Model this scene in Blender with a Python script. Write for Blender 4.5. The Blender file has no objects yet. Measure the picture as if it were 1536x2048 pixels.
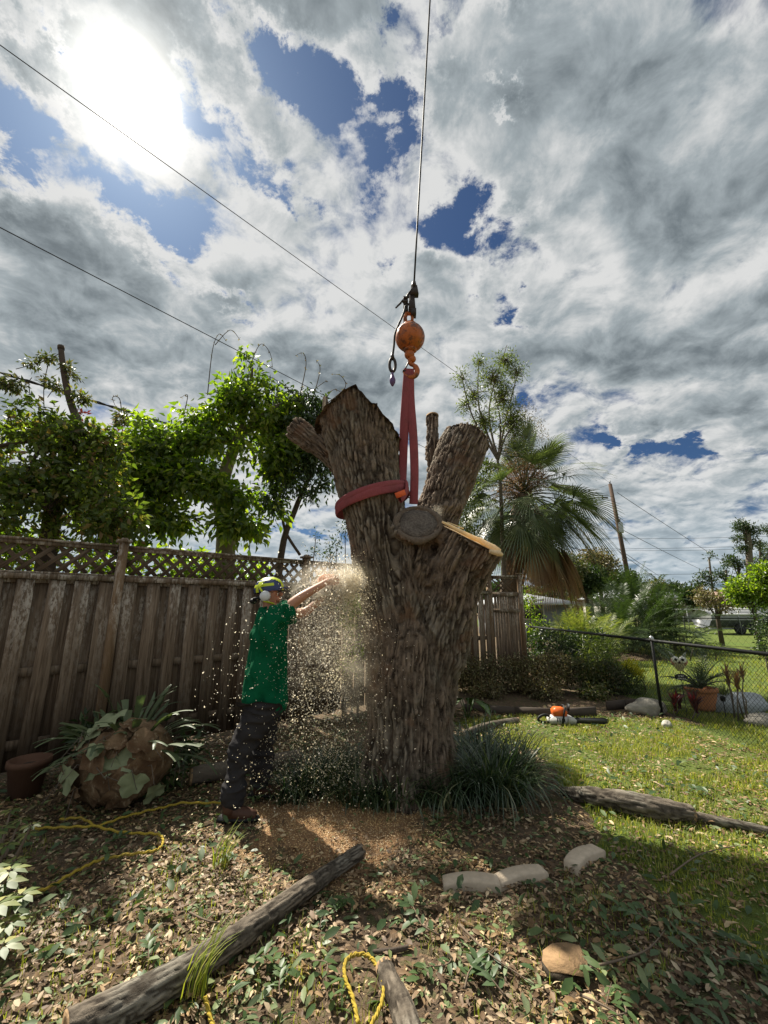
import bpy, math, random
import numpy as np
from mathutils import Vector, Matrix

sc = bpy.context.scene
C = sc.collection
R = random.Random(7)
rng = np.random.default_rng(7)
PI = math.pi

# ------------------------------------------------------------------ camera
PITCH = math.radians(13.0); FPX = 830.0; EYE = 1.6
cam_d = bpy.data.cameras.new('camera')
cam_d.sensor_fit = 'HORIZONTAL'; cam_d.sensor_width = 36.0
cam_d.lens = 36.0 * FPX / 1536.0
cam_d.clip_start = 0.05; cam_d.clip_end = 3000
cam = bpy.data.objects.new('camera', cam_d); C.objects.link(cam)
cam.location = (0, 0, EYE); cam.rotation_euler = (math.radians(90) + PITCH, 0, 0)
sc.camera = cam
cP, sP = math.cos(PITCH), math.sin(PITCH)

def ray(px, py):
    u = (px - 768) / FPX; v = (1024 - py) / FPX
    return Vector((u, cP - v * sP, sP + v * cP))
def at(px, py, Y):
    """world point seen at photo pixel (px,py) at distance Y ahead"""
    d = ray(px, py); return Vector((0, 0, EYE)) + d * (Y / d.y)
def gp(px, py, z=0.0):
    d = ray(px, py); return Vector((0, 0, EYE)) + d * ((z - EYE) / d.z)
def depth(p): return p[1] * cP + (p[2] - EYE) * sP
def m_of(rpx, p): return rpx / FPX * depth(p)

# ------------------------------------------------------------------ light
SUN = ray(262, 192).normalized()
SUN_EL = math.asin(SUN.z); SUN_AZ = math.atan2(SUN.x, SUN.y)
sd = bpy.data.lights.new('sun', 'SUN'); sd.energy = 5.0; sd.angle = math.radians(0.6); sd.color = (1.0, 0.93, 0.80)
so = bpy.data.objects.new('sun', sd); C.objects.link(so)
so.rotation_euler = SUN.to_track_quat('Z', 'Y').to_euler(); so.location = (-6, 7, 12)
sc.view_settings.view_transform = 'Standard'; sc.view_settings.look = 'None'
sc.view_settings.exposure = 1.0; sc.view_settings.gamma = 1.0
sc.view_settings.use_curve_mapping = False
sc.cycles.max_bounces = 6; sc.cycles.transparent_max_bounces = 8
sc.cycles.diffuse_bounces = 3; sc.cycles.glossy_bounces = 2; sc.cycles.volume_bounces = 1

# ------------------------------------------------------------------ node helpers
class NT:
    def __init__(s, tree): s.t = tree; s.n = tree.nodes; s.l = tree.links
    def new(s, typ, **kw):
        n = s.n.new(typ)
        for k, v in kw.items(): setattr(n, k, v)
        return n
    def put(s, sock, v):
        if v is None: return
        if isinstance(v, bpy.types.NodeSocket): s.l.new(v, sock)
        else:
            if sock.type == 'RGBA' and len(v) == 3: v = (*v, 1)
            sock.default_value = v
    def m(s, op, a, b=None, c=None, clamp=False):
        n = s.new('ShaderNodeMath', operation=op); n.use_clamp = clamp
        s.put(n.inputs[0], a); s.put(n.inputs[1], b); s.put(n.inputs[2], c)
        return n.outputs[0]
    def v(s, op, a, b=None, c=None):
        n = s.new('ShaderNodeVectorMath', operation=op)
        s.put(n.inputs[0], a); s.put(n.inputs[1], b)
        if c is not None: s.put(n.inputs[2], c)
        return n.outputs['Value'] if op in ('DOT_PRODUCT', 'LENGTH', 'DISTANCE') else n.outputs[0]
    def scale(s, a, k):
        n = s.new('ShaderNodeVectorMath', operation='SCALE'); s.put(n.inputs[0], a); s.put(n.inputs['Scale'], k); return n.outputs[0]
    def mapr(s, x, a, b, c=0.0, d=1.0, smooth=True):
        n = s.new('ShaderNodeMapRange'); n.interpolation_type = 'SMOOTHSTEP' if smooth else 'LINEAR'
        s.put(n.inputs['Value'], x); s.put(n.inputs['From Min'], a); s.put(n.inputs['From Max'], b)
        s.put(n.inputs['To Min'], c); s.put(n.inputs['To Max'], d); return n.outputs[0]
    def noise(s, vec, scale, detail=4, rough=0.5, dist=0.0, out='Fac', lac=2.0):
        n = s.new('ShaderNodeTexNoise'); s.put(n.inputs['Vector'], vec)
        s.put(n.inputs['Scale'], scale); s.put(n.inputs['Detail'], detail); s.put(n.inputs['Roughness'], rough)
        s.put(n.inputs['Distortion'], dist); s.put(n.inputs['Lacunarity'], lac); return n.outputs[out]
    def voro(s, vec, scale, feature='F1', out='Distance', rand=1.0):
        n = s.new('ShaderNodeTexVoronoi', feature=feature); s.put(n.inputs['Vector'], vec); s.put(n.inputs['Scale'], scale)
        s.put(n.inputs['Randomness'], rand); return n.outputs[out]
    def mix(s, f, a, b, mode='MIX'):
        n = s.new('ShaderNodeMix', data_type='RGBA', blend_type=mode)
        s.put(n.inputs[0], f); s.put(n.inputs[6], a); s.put(n.inputs[7], b); return n.outputs[2]
    def ramp(s, f, stops):
        n = s.new('ShaderNodeValToRGB'); e = n.color_ramp.elements
        while len(e) < len(stops): e.new(0.5)
        for i, (p, c) in enumerate(stops): e[i].position = p; e[i].color = (*c, 1)
        s.put(n.inputs[0], f); return n.outputs[0]
    def bump(s, h, strength=0.5, dist=0.01, normal=None):
        n = s.new('ShaderNodeBump'); s.put(n.inputs['Height'], h); s.put(n.inputs['Strength'], strength); s.put(n.inputs['Distance'], dist)
        if normal is not None: s.put(n.inputs['Normal'], normal)
        return n.outputs[0]
    def comb(s, x, y, z):
        n = s.new('ShaderNodeCombineXYZ'); s.put(n.inputs[0], x); s.put(n.inputs[1], y); s.put(n.inputs[2], z); return n.outputs[0]
    def sep(s, v):
        n = s.new('ShaderNodeSeparateXYZ'); s.put(n.inputs[0], v); return n.outputs
    def tc(s, out='Object'): return s.new('ShaderNodeTexCoord').outputs[out]
    def mapping(s, v, scale=(1, 1, 1), rot=(0, 0, 0), loc=(0, 0, 0)):
        n = s.new('ShaderNodeMapping'); s.put(n.inputs[0], v); n.inputs['Scale'].default_value = scale
        n.inputs['Rotation'].default_value = rot; n.inputs['Location'].default_value = loc; return n.outputs[0]
    def attr(s, name, out='Fac'):
        n = s.new('ShaderNodeAttribute'); n.attribute_name = name; return n.outputs[out]

# ------------------------------------------------------------------ sky: Nishita sky with one layer of broken cloud
w = bpy.data.worlds.new('World'); sc.world = w; w.use_nodes = True
w.cycles.sampling_method = 'MANUAL'; w.cycles.sample_map_resolution = 1024
N = NT(w.node_tree); N.n.clear()
wout = N.new('ShaderNodeOutputWorld'); bg = N.new('ShaderNodeBackground')
sky = N.new('ShaderNodeTexSky'); sky.sky_type = 'NISHITA'; sky.sun_disc = False
sky.sun_elevation = SUN_EL; sky.sun_rotation = SUN_AZ; sky.altitude = 0; sky.air_density = 1.0; sky.dust_density = 1.0; sky.ozone_density = 1.5
D = N.tc('Generated')
DN = N.v('NORMALIZE', D)
dx, dy, dz = N.sep(DN)
K0 = 0.30
zc = N.m('ADD', N.m('MAXIMUM', dz, 0.0), K0)
U = N.m('DIVIDE', dx, zc); V = N.m('DIVIDE', dy, zc)
UV1 = N.comb(U, V, 1.0)
def uvp(px, py):
    d = ray(px, py).normalized(); return d.x / (max(d.z, 0) + K0), d.y / (max(d.z, 0) + K0)
def blob(cx, cy, ax, ay, bx, by, amp):
    """a soft patch of the cloud layer: centre and two half-axis ends, as seen from the garden"""
    c = uvp(cx, cy); a = uvp(cx + ax, cy + ay); b = uvp(cx + bx, cy + by)
    M = np.array([[a[0] - c[0], b[0] - c[0]], [a[1] - c[1], b[1] - c[1]]]); I = np.linalg.inv(M)
    r1 = (I[0, 0], I[0, 1], -(I[0, 0] * c[0] + I[0, 1] * c[1])); r2 = (I[1, 0], I[1, 1], -(I[1, 0] * c[0] + I[1, 1] * c[1]))
    e1 = N.v('DOT_PRODUCT', UVW, r1); e2 = N.v('DOT_PRODUCT', UVW, r2)
    s = N.m('MULTIPLY_ADD', e1, e1, N.m('MULTIPLY', e2, e2))
    g = N.m('POWER', 2.71828, N.m('MULTIPLY', s, -1.0))
    return N.m('MULTIPLY', g, amp)
# warped coordinates so the patch edges are ragged
wn = N.noise(UV1, 4.5, 8, 0.68, 0, 'Color')
UVW = N.v('MULTIPLY_ADD', N.v('SUBTRACT', wn, (0.5, 0.5, 0.5)), (0.42, 0.42, 0.0), UV1)
def total(lst):
    t = lst[0]
    for x in lst[1:]: t = N.m('ADD', t, x)
    return t
HOLES = total([
    blob(40, 280, 60, 60, -60, 110, -1.1), blob(250, 410, 120, 70, -50, 45, -1.1), blob(330, 450, 60, 40, -30, 30, -0.7),
    blob(660, 180, 80, 100, 85, -45, -0.95), blob(610, 110, 70, 60, 55, -45, -0.7), blob(740, 230, 60, 60, 35, -50, -0.8), blob(435, 280, 40, 65, 45, -20, -0.9),
    blob(500, 370, 60, 25, -20, 30, -0.9), blob(720, 330, 45, 35, 20, -40, -0.7), blob(145, 25, 40, 25, -20, 25, -0.75), blob(20, 30, 25, 20, -20, 20, -0.5),
    blob(900, 450, 60, 20, -20, 35, -0.8), blob(1000, 490, 70, -35, 25, 45, -0.85), blob(780, 520, 50, 10, 0, 20, -0.6), blob(870, 500, 40, 30, 30, -20, -0.6),
    blob(450, 580, 60, 35, -15, 14, -0.75), blob(1015, 625, 16, 32, 22, -12, -0.85), blob(1010, 205, 20, 10, -8, 14, -0.5),
    blob(780, 15, 50, 20, -20, 30, -0.6), blob(950, 40, 60, 30, -30, 30, -0.35), blob(1310, 890, 140, 16, 6, 18, -1.0), blob(1210, 860, 30, 25, 20, -8, -0.7),
    blob(620, 1065, 90, 6, 0, 14, -0.9), blob(700, 60, 60, 30, -30, 40, -0.45), blob(1080, 790, 40, 20, 10, -20, -0.4), blob(860, 120, 30, 60, 30, -20, -0.35)])
SOLID = total([
    blob(150, 640, 300, 60, -60, 100, 0.42), blob(1300, 300, 240, 160, 120, -220, 0.36), blob(1350, 700, 230, 60, 60, -110, 0.30), blob(620, 480, 130, 60, -60, 60, 0.22),
    blob(210, 150, 80, 40, -60, 80, 0.40), blob(400, 130, 60, 60, -50, 60, 0.35), blob(600, 720, 240, 30, 0, 60, 0.45), blob(960, 330, 90, 60, 60, -60, 0.2), blob(350, 230, 50, 60, 50, -40, 0.3),
    blob(100, 480, 150, 70, -50, 55, 0.35), blob(590, 290, 70, 20, -20, 50, 0.25)])
SUV = (SUN.x / (SUN.z + K0), SUN.y / (SUN.z + K0), 1.0)
def billow(vec):
    a = N.noise(vec, 4.1, 8, 0.52, 0.25); b = N.noise(N.v('ADD', vec, (7.3, 2.1, 0)), 9.0, 8, 0.62, 0.35)
    return N.m('ADD', N.m('MULTIPLY', N.m('SUBTRACT', a, 0.5), 2.3), N.m('MULTIPLY', N.m('SUBTRACT', b, 0.5), 1.75))
bl0 = billow(UV1)
tosun = N.v('NORMALIZE', N.v('SUBTRACT', SUV, UV1))
bl1 = billow(N.v('ADD', UV1, N.scale(tosun, 0.030)))
relief = N.m('SUBTRACT', bl0, bl1)
dens = N.m('ADD', bl0, 0.34)
hmod = N.mapr(N.noise(N.v('ADD', UV1, (2.2, 8.1, 0)), 10.0, 7, 0.65, 0.3), 0.38, 0.60, 0.30, 1.30)
dens = N.m('ADD', dens, N.m('MULTIPLY', HOLES, hmod)); dens = N.m('ADD', dens, SOLID)
alpha = N.mapr(dens, -0.42, 0.26)
thick = N.mapr(dens, 0.25, 1.25)
# cloud tone: pale where thin and toward the sun, grey where thick; own billow shading
n3 = N.noise(N.v('ADD', UV1, (3.1, 9.4, 0)), 4.6, 6, 0.50, 0.4)
n4 = N.noise(N.v('ADD', UV1, (1.7, 4.4, 0)), 19.0, 6, 0.62, 0.6)
lit = N.m('ADD', N.m('MULTIPLY', N.m('SUBTRACT', n3, 0.5), 1.15), N.m('MULTIPLY', relief, 1.35))
sdot = N.v('DOT_PRODUCT', DN, tuple(SUN))
near = N.mapr(sdot, 0.45, 0.995, 0.0, 1.0)
edge = N.mapr(dens, 0.15, 0.75, 1.0, 0.0)
tone = N.m('SUBTRACT', N.m('ADD', 0.63, N.m('MULTIPLY', lit, 0.60)), N.m('MULTIPLY', thick, 0.38))
tone = N.m('ADD', tone, N.m('MULTIPLY', edge, 0.22))
tone = N.m('ADD', tone, N.m('MULTIPLY', near, 0.10), clamp=True)
ccol = N.ramp(tone, [(0.0, (0.085, 0.104, 0.118)), (0.30, (0.155, 0.184, 0.202)), (0.62, (0.30, 0.340, 0.36)), (1.0, (0.60, 0.605, 0.60))])
skyc = N.v('MULTIPLY', sky.outputs[0], (0.022, 0.032, 0.045))
lowh = N.mapr(dz, 0.0, 0.30, 1.0, 0.0)
ccol = N.mix(N.m('MULTIPLY', lowh, 0.55), ccol, (0.42, 0.52, 0.60))
col = N.mix(alpha, skyc, ccol)
# glare of the veiled sun
g1 = N.m('POWER', N.m('MAXIMUM', sdot, 0.0), 900.0); g2 = N.m('POWER', N.m('MAXIMUM', sdot, 0.0), 260.0); g3 = N.m('POWER', N.m('MAXIMUM', sdot, 0.0), 26.0)
cl = N.m('MULTIPLY_ADD', alpha, 0.80, 0.20)
glow = N.m('ADD', N.m('MULTIPLY', g1, 3.0), N.m('MULTIPLY', N.m('MULTIPLY', g2, 0.6), cl))
glow = N.m('ADD', glow, N.m('MULTIPLY', N.m('MULTIPLY', g3, 0.045), cl))
gcol = N.v('SCALE', (1.0, 0.95, 0.86)); gn = gcol.node; N.put(gn.inputs['Scale'], glow)
col = N.v('ADD', col, gcol)
# below the horizon: dull ground haze
below = N.mapr(dz, -0.03, 0.0)
col = N.mix(below, (0.12, 0.14, 0.11), col)
SKY_STRENGTH = 0.1
N.put(bg.inputs['Color'], N.scale(col, 1.0 / SKY_STRENGTH)); bg.inputs['Strength'].default_value = SKY_STRENGTH * 0.60
N.l.new(bg.outputs[0], wout.inputs[0])

# ------------------------------------------------------------------ mesh helpers
def mesh_np(name, V, faces, mat=None, parent=None, smooth=False, attrs=None, loc=None):
    """one mesh object from numpy arrays; faces = list of (n,3) / (n,4) index arrays"""
    me = bpy.data.meshes.new(name)
    V = np.asarray(V, dtype=np.float32).reshape(-1, 3)
    faces = [np.asarray(f, dtype=np.int32) for f in faces if len(f)]
    me.vertices.add(len(V)); me.vertices.foreach_set('co', V.ravel())
    nl = sum(f.size for f in faces); nf = sum(len(f) for f in faces)
    me.loops.add(nl); me.polygons.add(nf)
    me.loops.foreach_set('vertex_index', np.concatenate([f.ravel() for f in faces]))
    tot = np.concatenate([np.full(len(f), f.shape[1], np.int32) for f in faces])
    st = np.concatenate([[0], np.cumsum(tot)[:-1]]).astype(np.int32)
    me.polygons.foreach_set('loop_start', st); me.polygons.foreach_set('loop_total', tot)
    if smooth: me.polygons.foreach_set('use_smooth', np.ones(nf, bool))
    me.update(calc_edges=True)
    if attrs:
        for k, a in attrs.items():
            a = np.asarray(a, dtype=np.float32)
            if a.ndim == 1:
                at_ = me.attributes.new(k, 'FLOAT', 'POINT'); at_.data.foreach_set('value', a)
            else:
                at_ = me.attributes.new(k, 'FLOAT_VECTOR', 'POINT'); at_.data.foreach_set('vector', a.ravel())
    if mat: me.materials.append(mat)
    return link(name, me, parent, loc)
def link(name, data, parent=None, loc=None):
    o = bpy.data.objects.new(name, data); C.objects.link(o)
    if parent is not None: o.parent = parent
    if loc is not None: o.location = loc
    return o
def tag(o, label=None, cat=None, group=None, kind=None):
    if label: o['label'] = label
    if cat: o['category'] = cat
    if group: o['group'] = group
    if kind: o['kind'] = kind
    return o
def empty(name, loc=(0, 0, 0), rz=0.0, label=None, cat=None, group=None):
    o = bpy.data.objects.new(name, None); C.objects.link(o); o.location = loc; o.rotation_euler = (0, 0, rz)
    o.empty_display_size = 0.1
    return tag(o, label, cat, group)
def copy_tree(o, parent=None, **kw):
    c = o.copy(); C.objects.link(c)
    if parent is not None: c.parent = parent
    for ch in list(o.children): copy_tree(ch, c)
    return c

class MB:
    """collects simple shapes, then links them as one mesh object"""
    def __init__(s): s.v = []; s.f3 = []; s.f4 = []; s.sm = False
    def add(s, V, F):
        b = len(s.v); s.v.extend([tuple(x) for x in V])
        for f in F:
            if len(f) == 3: s.f3.append([i + b for i in f])
            elif len(f) == 4: s.f4.append([i + b for i in f])
            else:
                for k in range(1, len(f) - 1): s.f3.append([f[0] + b, f[k] + b, f[k + 1] + b])
        return s
    def box(s, c, size, rot=None, taper=1.0):
        x, y, z = [k / 2 for k in size]; V = []
        for sz in (-1, 1):
            t = taper if sz > 0 else 1.0
            for a, b in ((-1, -1), (1, -1), (1, 1), (-1, 1)):
                p = Vector((a * x * t, b * y * t, sz * z))
                if rot is not None: p = rot @ p
                V.append(p + Vector(c))
        return s.add(V, [(3, 2, 1, 0), (4, 5, 6, 7), (0, 1, 5, 4), (1, 2, 6, 5), (2, 3, 7, 6), (3, 0, 4, 7)])
    def tube(s, P, r, n=8, cap=True, squash=1.0, up=None):
        P = [Vector(p) for p in P]; k = len(P)
        rr = r if hasattr(r, '__len__') else [r] * k
        ref = Vector(up) if up is not None else None; V = []; F = []; prev = None
        for i, p in enumerate(P):
            t = (P[min(i + 1, k - 1)] - P[max(i - 1, 0)]).normalized()
            if prev is None:
                a = ref if ref is not None else (Vector((0, 0, 1)) if abs(t.z) < .9 else Vector((1, 0, 0)))
            else: a = prev
            a = (a - t * a.dot(t)).normalized(); b = t.cross(a); prev = a
            for j in range(n):
                q = 2 * PI * j / n; V.append(p + (a * math.cos(q) + b * math.sin(q) * squash) * rr[i])
        for i in range(k - 1):
            for j in range(n):
                F.append((i * n + j, i * n + (j + 1) % n, (i + 1) * n + (j + 1) % n, (i + 1) * n + j))
        if cap:
            V += [P[0], P[-1]]; c0 = k * n; c1 = c0 + 1
            for j in range(n):
                F.append((c0, (j + 1) % n, j)); F.append((c1, (k - 1) * n + j, (k - 1) * n + (j + 1) % n))
        return s.add(V, F)
    def lathe(s, prof, c=(0, 0, 0), n=24, rot=None, sx=1.0, sy=1.0):
        V = []; F = []
        for r, z in prof:
            for j in range(n):
                q = 2 * PI * j / n; p = Vector((r * math.cos(q) * sx, r * math.sin(q) * sy, z))
                if rot is not None: p = rot @ p
                V.append(p + Vector(c))
        for i in range(len(prof) - 1):
            for j in range(n): F.append((i * n + j, i * n + (j + 1) % n, (i + 1) * n + (j + 1) % n, (i + 1) * n + j))
        return s.add(V, F)
    def ball(s, c, r, n=16, m=10, rot=None):
        r = r if hasattr(r, '__len__') else (r, r, r); V = []; F = []
        for i in range(m + 1):
            a = PI * i / m
            for j in range(n):
                b = 2 * PI * j / n; p = Vector((r[0] * math.sin(a) * math.cos(b), r[1] * math.sin(a) * math.sin(b), -r[2] * math.cos(a)))
                if rot is not None: p = rot @ p
                V.append(p + Vector(c))
        for i in range(m):
            for j in range(n): F.append((i * n + j, i * n + (j + 1) % n, (i + 1) * n + (j + 1) % n, (i + 1) * n + j))
        return s.add(V, F)
    def prism(s, poly, z0, z1, xf=None):
        xf = xf or (lambda p: p); k = len(poly)
        V = [xf(Vector((x, y, z0))) for x, y in poly] + [xf(Vector((x, y, z1))) for x, y in poly]
        F = [tuple(range(k))[::-1], tuple(range(k, 2 * k))] + [(i, (i + 1) % k, (i + 1) % k + k, i + k) for i in range(k)]
        return s.add(V, F)
    def build(s, name, mat, parent=None, smooth=None, loc=None):
        return mesh_np(name, np.array(s.v, dtype=np.float32), [np.array(s.f3, dtype=np.int32).reshape(-1, 3), np.array(s.f4, dtype=np.int32).reshape(-1, 4)],
                       mat, parent, s.sm if smooth is None else smooth, loc=loc)

def spline(P, n=8):
    """Catmull-Rom through points"""
    P = [Vector(p) for p in P]; out = []
    for i in range(len(P) - 1):
        a = P[max(i - 1, 0)]; b = P[i]; c = P[i + 1]; d = P[min(i + 2, len(P) - 1)]
        for k in range(n):
            t = k / n
            out.append(0.5 * ((2 * b) + (c - a) * t + (2 * a - 5 * b + 4 * c - d) * t * t + (3 * b - a - 3 * c + d) * t ** 3))
    out.append(P[-1]); return out
def rotz(a): return Matrix.Rotation(a, 3, 'Z')
def align(d, up=(0, 0, 1)):
    """3x3 whose z axis is d"""
    return Vector(d).to_track_quat('Z', 'Y').to_matrix()

# ------------------------------------------------------------------ numpy noise
def _hash(ix, iy, iz, seed):
    h = (ix.astype(np.uint32) * np.uint32(73856093)) ^ (iy.astype(np.uint32) * np.uint32(19349663)) ^ (iz.astype(np.uint32) * np.uint32(83492791)) ^ np.uint32((seed * 2654435761) & 0xffffffff)
    h ^= h >> np.uint32(13); h = h * np.uint32(1274126177); h ^= h >> np.uint32(16); h = h * np.uint32(2246822519); h ^= h >> np.uint32(13)
    return h
def rnd(ix, iy, iz, seed): return _hash(ix, iy, iz, seed).astype(np.float64) / 4294967295.0
def vnoise(P, seed=0):
    P = np.asarray(P, dtype=np.float64); I = np.floor(P).astype(np.int64); f = P - I; f = f * f * f * (f * (f * 6 - 15) + 10)
    out = np.zeros(len(P))
    for dx_ in (0, 1):
        wx = f[:, 0] if dx_ else 1 - f[:, 0]
        for dy_ in (0, 1):
            wy = f[:, 1] if dy_ else 1 - f[:, 1]
            for dz_ in (0, 1):
                wz = f[:, 2] if dz_ else 1 - f[:, 2]
                out += wx * wy * wz * rnd(I[:, 0] + dx_, I[:, 1] + dy_, I[:, 2] + dz_, seed)
    return out * 2 - 1
def fbm(P, oct=4, seed=0, gain=0.5):
    P = np.asarray(P, dtype=np.float64); s = 0; a = 1; t = 0
    for o in range(oct): s = s + a * vnoise(P * 2 ** o + o * 17.3, seed + o); t += a; a *= gain
    return s / t
def worley(P, seed=0):
    P = np.asarray(P, dtype=np.float64); I = np.floor(P).astype(np.int64); f = P - I
    F1 = np.full(len(P), 9.0); F2 = np.full(len(P), 9.0)
    for a in (-1, 0, 1):
        for b in (-1, 0, 1):
            for c in (-1, 0, 1):
                J = I + (a, b, c)
                d = np.sqrt((a + rnd(J[:, 0], J[:, 1], J[:, 2], seed) - f[:, 0]) ** 2 + (b + rnd(J[:, 0], J[:, 1], J[:, 2], seed + 1) - f[:, 1]) ** 2 + (c + rnd(J[:, 0], J[:, 1], J[:, 2], seed + 2) - f[:, 2]) ** 2)
                F2 = np.minimum(F2, np.maximum(F1, d)); F1 = np.minimum(F1, d)
    return F1, F2
def sstep(x, a, b):
    t = np.clip((x - a) / (b - a), 0, 1); return t * t * (3 - 2 * t)
def inpoly(x, y, poly):
    c = np.zeros(len(x), bool); n = len(poly)
    for i in range(n):
        x1, y1 = poly[i]; x2, y2 = poly[(i + 1) % n]
        k = ((y1 > y) != (y2 > y)) & (x < (x2 - x1) * (y - y1) / ((y2 - y1) + 1e-12) + x1); c ^= k
    return c
def unit(A): return A / np.maximum(np.linalg.norm(A, axis=1, keepdims=True), 1e-9)
def rdir(n, up=0.0):
    v = rng.normal(size=(n, 3)); v[:, 2] += up; return unit(v)

# ------------------------------------------------------------------ leaves in bulk
def leaf_mesh(name, P, T, Nn, L, W, mat, parent=None, shape='rhomb', fold=0.25, droop=0.15, tone=None, smooth=False):
    """every leaf a folded blade from base P along T, facing Nn"""
    P = np.asarray(P); n = len(P); L = np.broadcast_to(L, n)[:, None]; W = np.broadcast_to(W, n)[:, None]
    T = unit(np.asarray(T)); Nn = np.asarray(Nn); Nn = unit(Nn - T * (Nn * T).sum(1, keepdims=True)); S = np.cross(T, Nn)
    if shape == 'rhomb':
        v = [P, P + T * L * .42 + S * W * .5 + Nn * fold * W * .6, P + T * L - Nn * droop * L, P + T * L * .42 - S * W * .5 + Nn * fold * W * .6]
        V = np.stack(v, 1).reshape(-1, 3); b = (np.arange(n) * 4)[:, None]
        F = [np.concatenate([b + [0, 1, 2], b + [0, 2, 3]])]; k = 4
    else:
        m1 = P + T * L * .5 + Nn * droop * L * .3
        v = [P, P + T * L * .22 + S * W * .36 + Nn * fold * W * .5, P + T * L * .62 + S * W * .44 + Nn * fold * W * .5, P + T * L - Nn * droop * L,
             P + T * L * .62 - S * W * .44 + Nn * fold * W * .5, P + T * L * .22 - S * W * .36 + Nn * fold * W * .5, m1]
        V = np.stack(v, 1).reshape(-1, 3); b = (np.arange(n) * 7)[:, None]
        F = [np.concatenate([b + [0, 1, 6], b + [0, 6, 5]]), np.concatenate([b + [1, 2, 3, 6], b + [6, 3, 4, 5]])]; k = 7
    attrs = None
    if tone is not None: attrs = {'tone': np.repeat(tone, k)}
    return mesh_np(name, V, F, mat, parent, smooth, attrs)
def blade_mesh(name, P, Dr, H, W, bend, mat, parent=None, segs=2, tone=None):
    """strap leaves / grass: rises from P, leans toward Dr (horizontal unit), height H, width W"""
    P = np.asarray(P); n = len(P); H = np.broadcast_to(H, n)[:, None]; W = np.broadcast_to(W, n)[:, None]; bend = np.broadcast_to(bend, n)[:, None]
    Dr = np.asarray(Dr); up = np.array([[0, 0, 1.0]]); S = np.cross(Dr, up); S = unit(S + 1e-6)
    rows = []
    for k in range(segs + 1):
        t = k / segs; ang = bend * t
        # arc: integrate direction
        x = np.where(bend > 1e-3, (1 - np.cos(ang)) / np.maximum(bend, 1e-3), 0) * H; z = np.where(bend > 1e-3, np.sin(ang) / np.maximum(bend, 1e-3), t) * H
        c = P + Dr * x + up * z; wd = W * .5 * (1 - t) ** .6 if k < segs else 0
        if k < segs: rows += [c - S * wd, c + S * wd]
        else: rows += [c]
    m = 2 * segs + 1; V = np.stack(rows, 1).reshape(-1, 3); b = (np.arange(n) * m)[:, None]
    q = [b + [2 * i, 2 * i + 1, 2 * i + 3, 2 * i + 2] for i in range(segs - 1)]; tr = b + [2 * segs - 2, 2 * segs - 1, 2 * segs]
    F = [tr] + ([np.concatenate(q)] if q else [])
    return mesh_np(name, V, F, mat, parent, False, {'tone': np.repeat(tone, m)} if tone is not None else None)

# ------------------------------------------------------------------ materials
MATS = {}
def material(name, fn):
    if name in MATS: return MATS[name]
    m = bpy.data.materials.new(name); m.use_nodes = True; t = NT(m.node_tree); t.n.clear()
    out = t.new('ShaderNodeOutputMaterial'); sh = fn(t)
    t.l.new(sh, out.inputs[0]); MATS[name] = m; return m
def pbr(t, color, rough=0.8, normal=None, metal=0.0, spec=0.3, sheen=None):
    b = t.new('ShaderNodeBsdfPrincipled'); t.put(b.inputs['Base Color'], color); t.put(b.inputs['Roughness'], rough)
    t.put(b.inputs['Metallic'], metal); t.put(b.inputs['Specular IOR Level'], spec)
    if normal is not None: t.put(b.inputs['Normal'], normal)
    return b.outputs[0]
def plain(name, color, rough=0.7, metal=0.0, var=0.25, scale=18.0, bump=0.15, spec=0.3, bd=0.003):
    def f(t):
        o = t.tc('Object'); n = t.noise(o, scale, 5, 0.6)
        c = t.mix(n, tuple(k * (1 - var) for k in color), tuple(min(1, k * (1 + var)) for k in color))
        return pbr(t, c, rough, t.bump(n, bump, bd), metal, spec)
    return material(name, f)
def leafmat(name, stops, trans=0.35, rough=0.45, tcol=None, spec=0.35, use_tone=False):
    """stops: colour ramp over a random value per leaf"""
    def f(t):
        g = t.new('ShaderNodeNewGeometry'); r = t.attr('tone') if use_tone else g.outputs['Random Per Island']
        c = t.ramp(r, stops); n = t.noise(g.outputs['Position'], 45.0, 3, 0.6)
        c = t.mix(1.0, c, t.mix(n, (0.72, 0.72, 0.72), (1.28, 1.28, 1.28)), 'MULTIPLY')
        big = t.noise(g.outputs['Position'], 1.7, 2, .5); c = t.mix(t.mapr(big, .38, .62, 0, .45), c, t.mix(1.0, c, (1.55, 1.45, 1.0), 'MULTIPLY'))
        a = pbr(t, c, rough, None, 0, spec)
        tr = t.new('ShaderNodeBsdfTranslucent'); t.put(tr.inputs[0], t.mix(1.0, c, tcol or (1.6, 2.0, 0.5), 'MULTIPLY'))
        mx = t.new('ShaderNodeMixShader'); mx.inputs[0].default_value = trans; t.l.new(a, mx.inputs[1]); t.l.new(tr.outputs[0], mx.inputs[2])
        return mx.outputs[0]
    return material(name, f)

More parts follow.
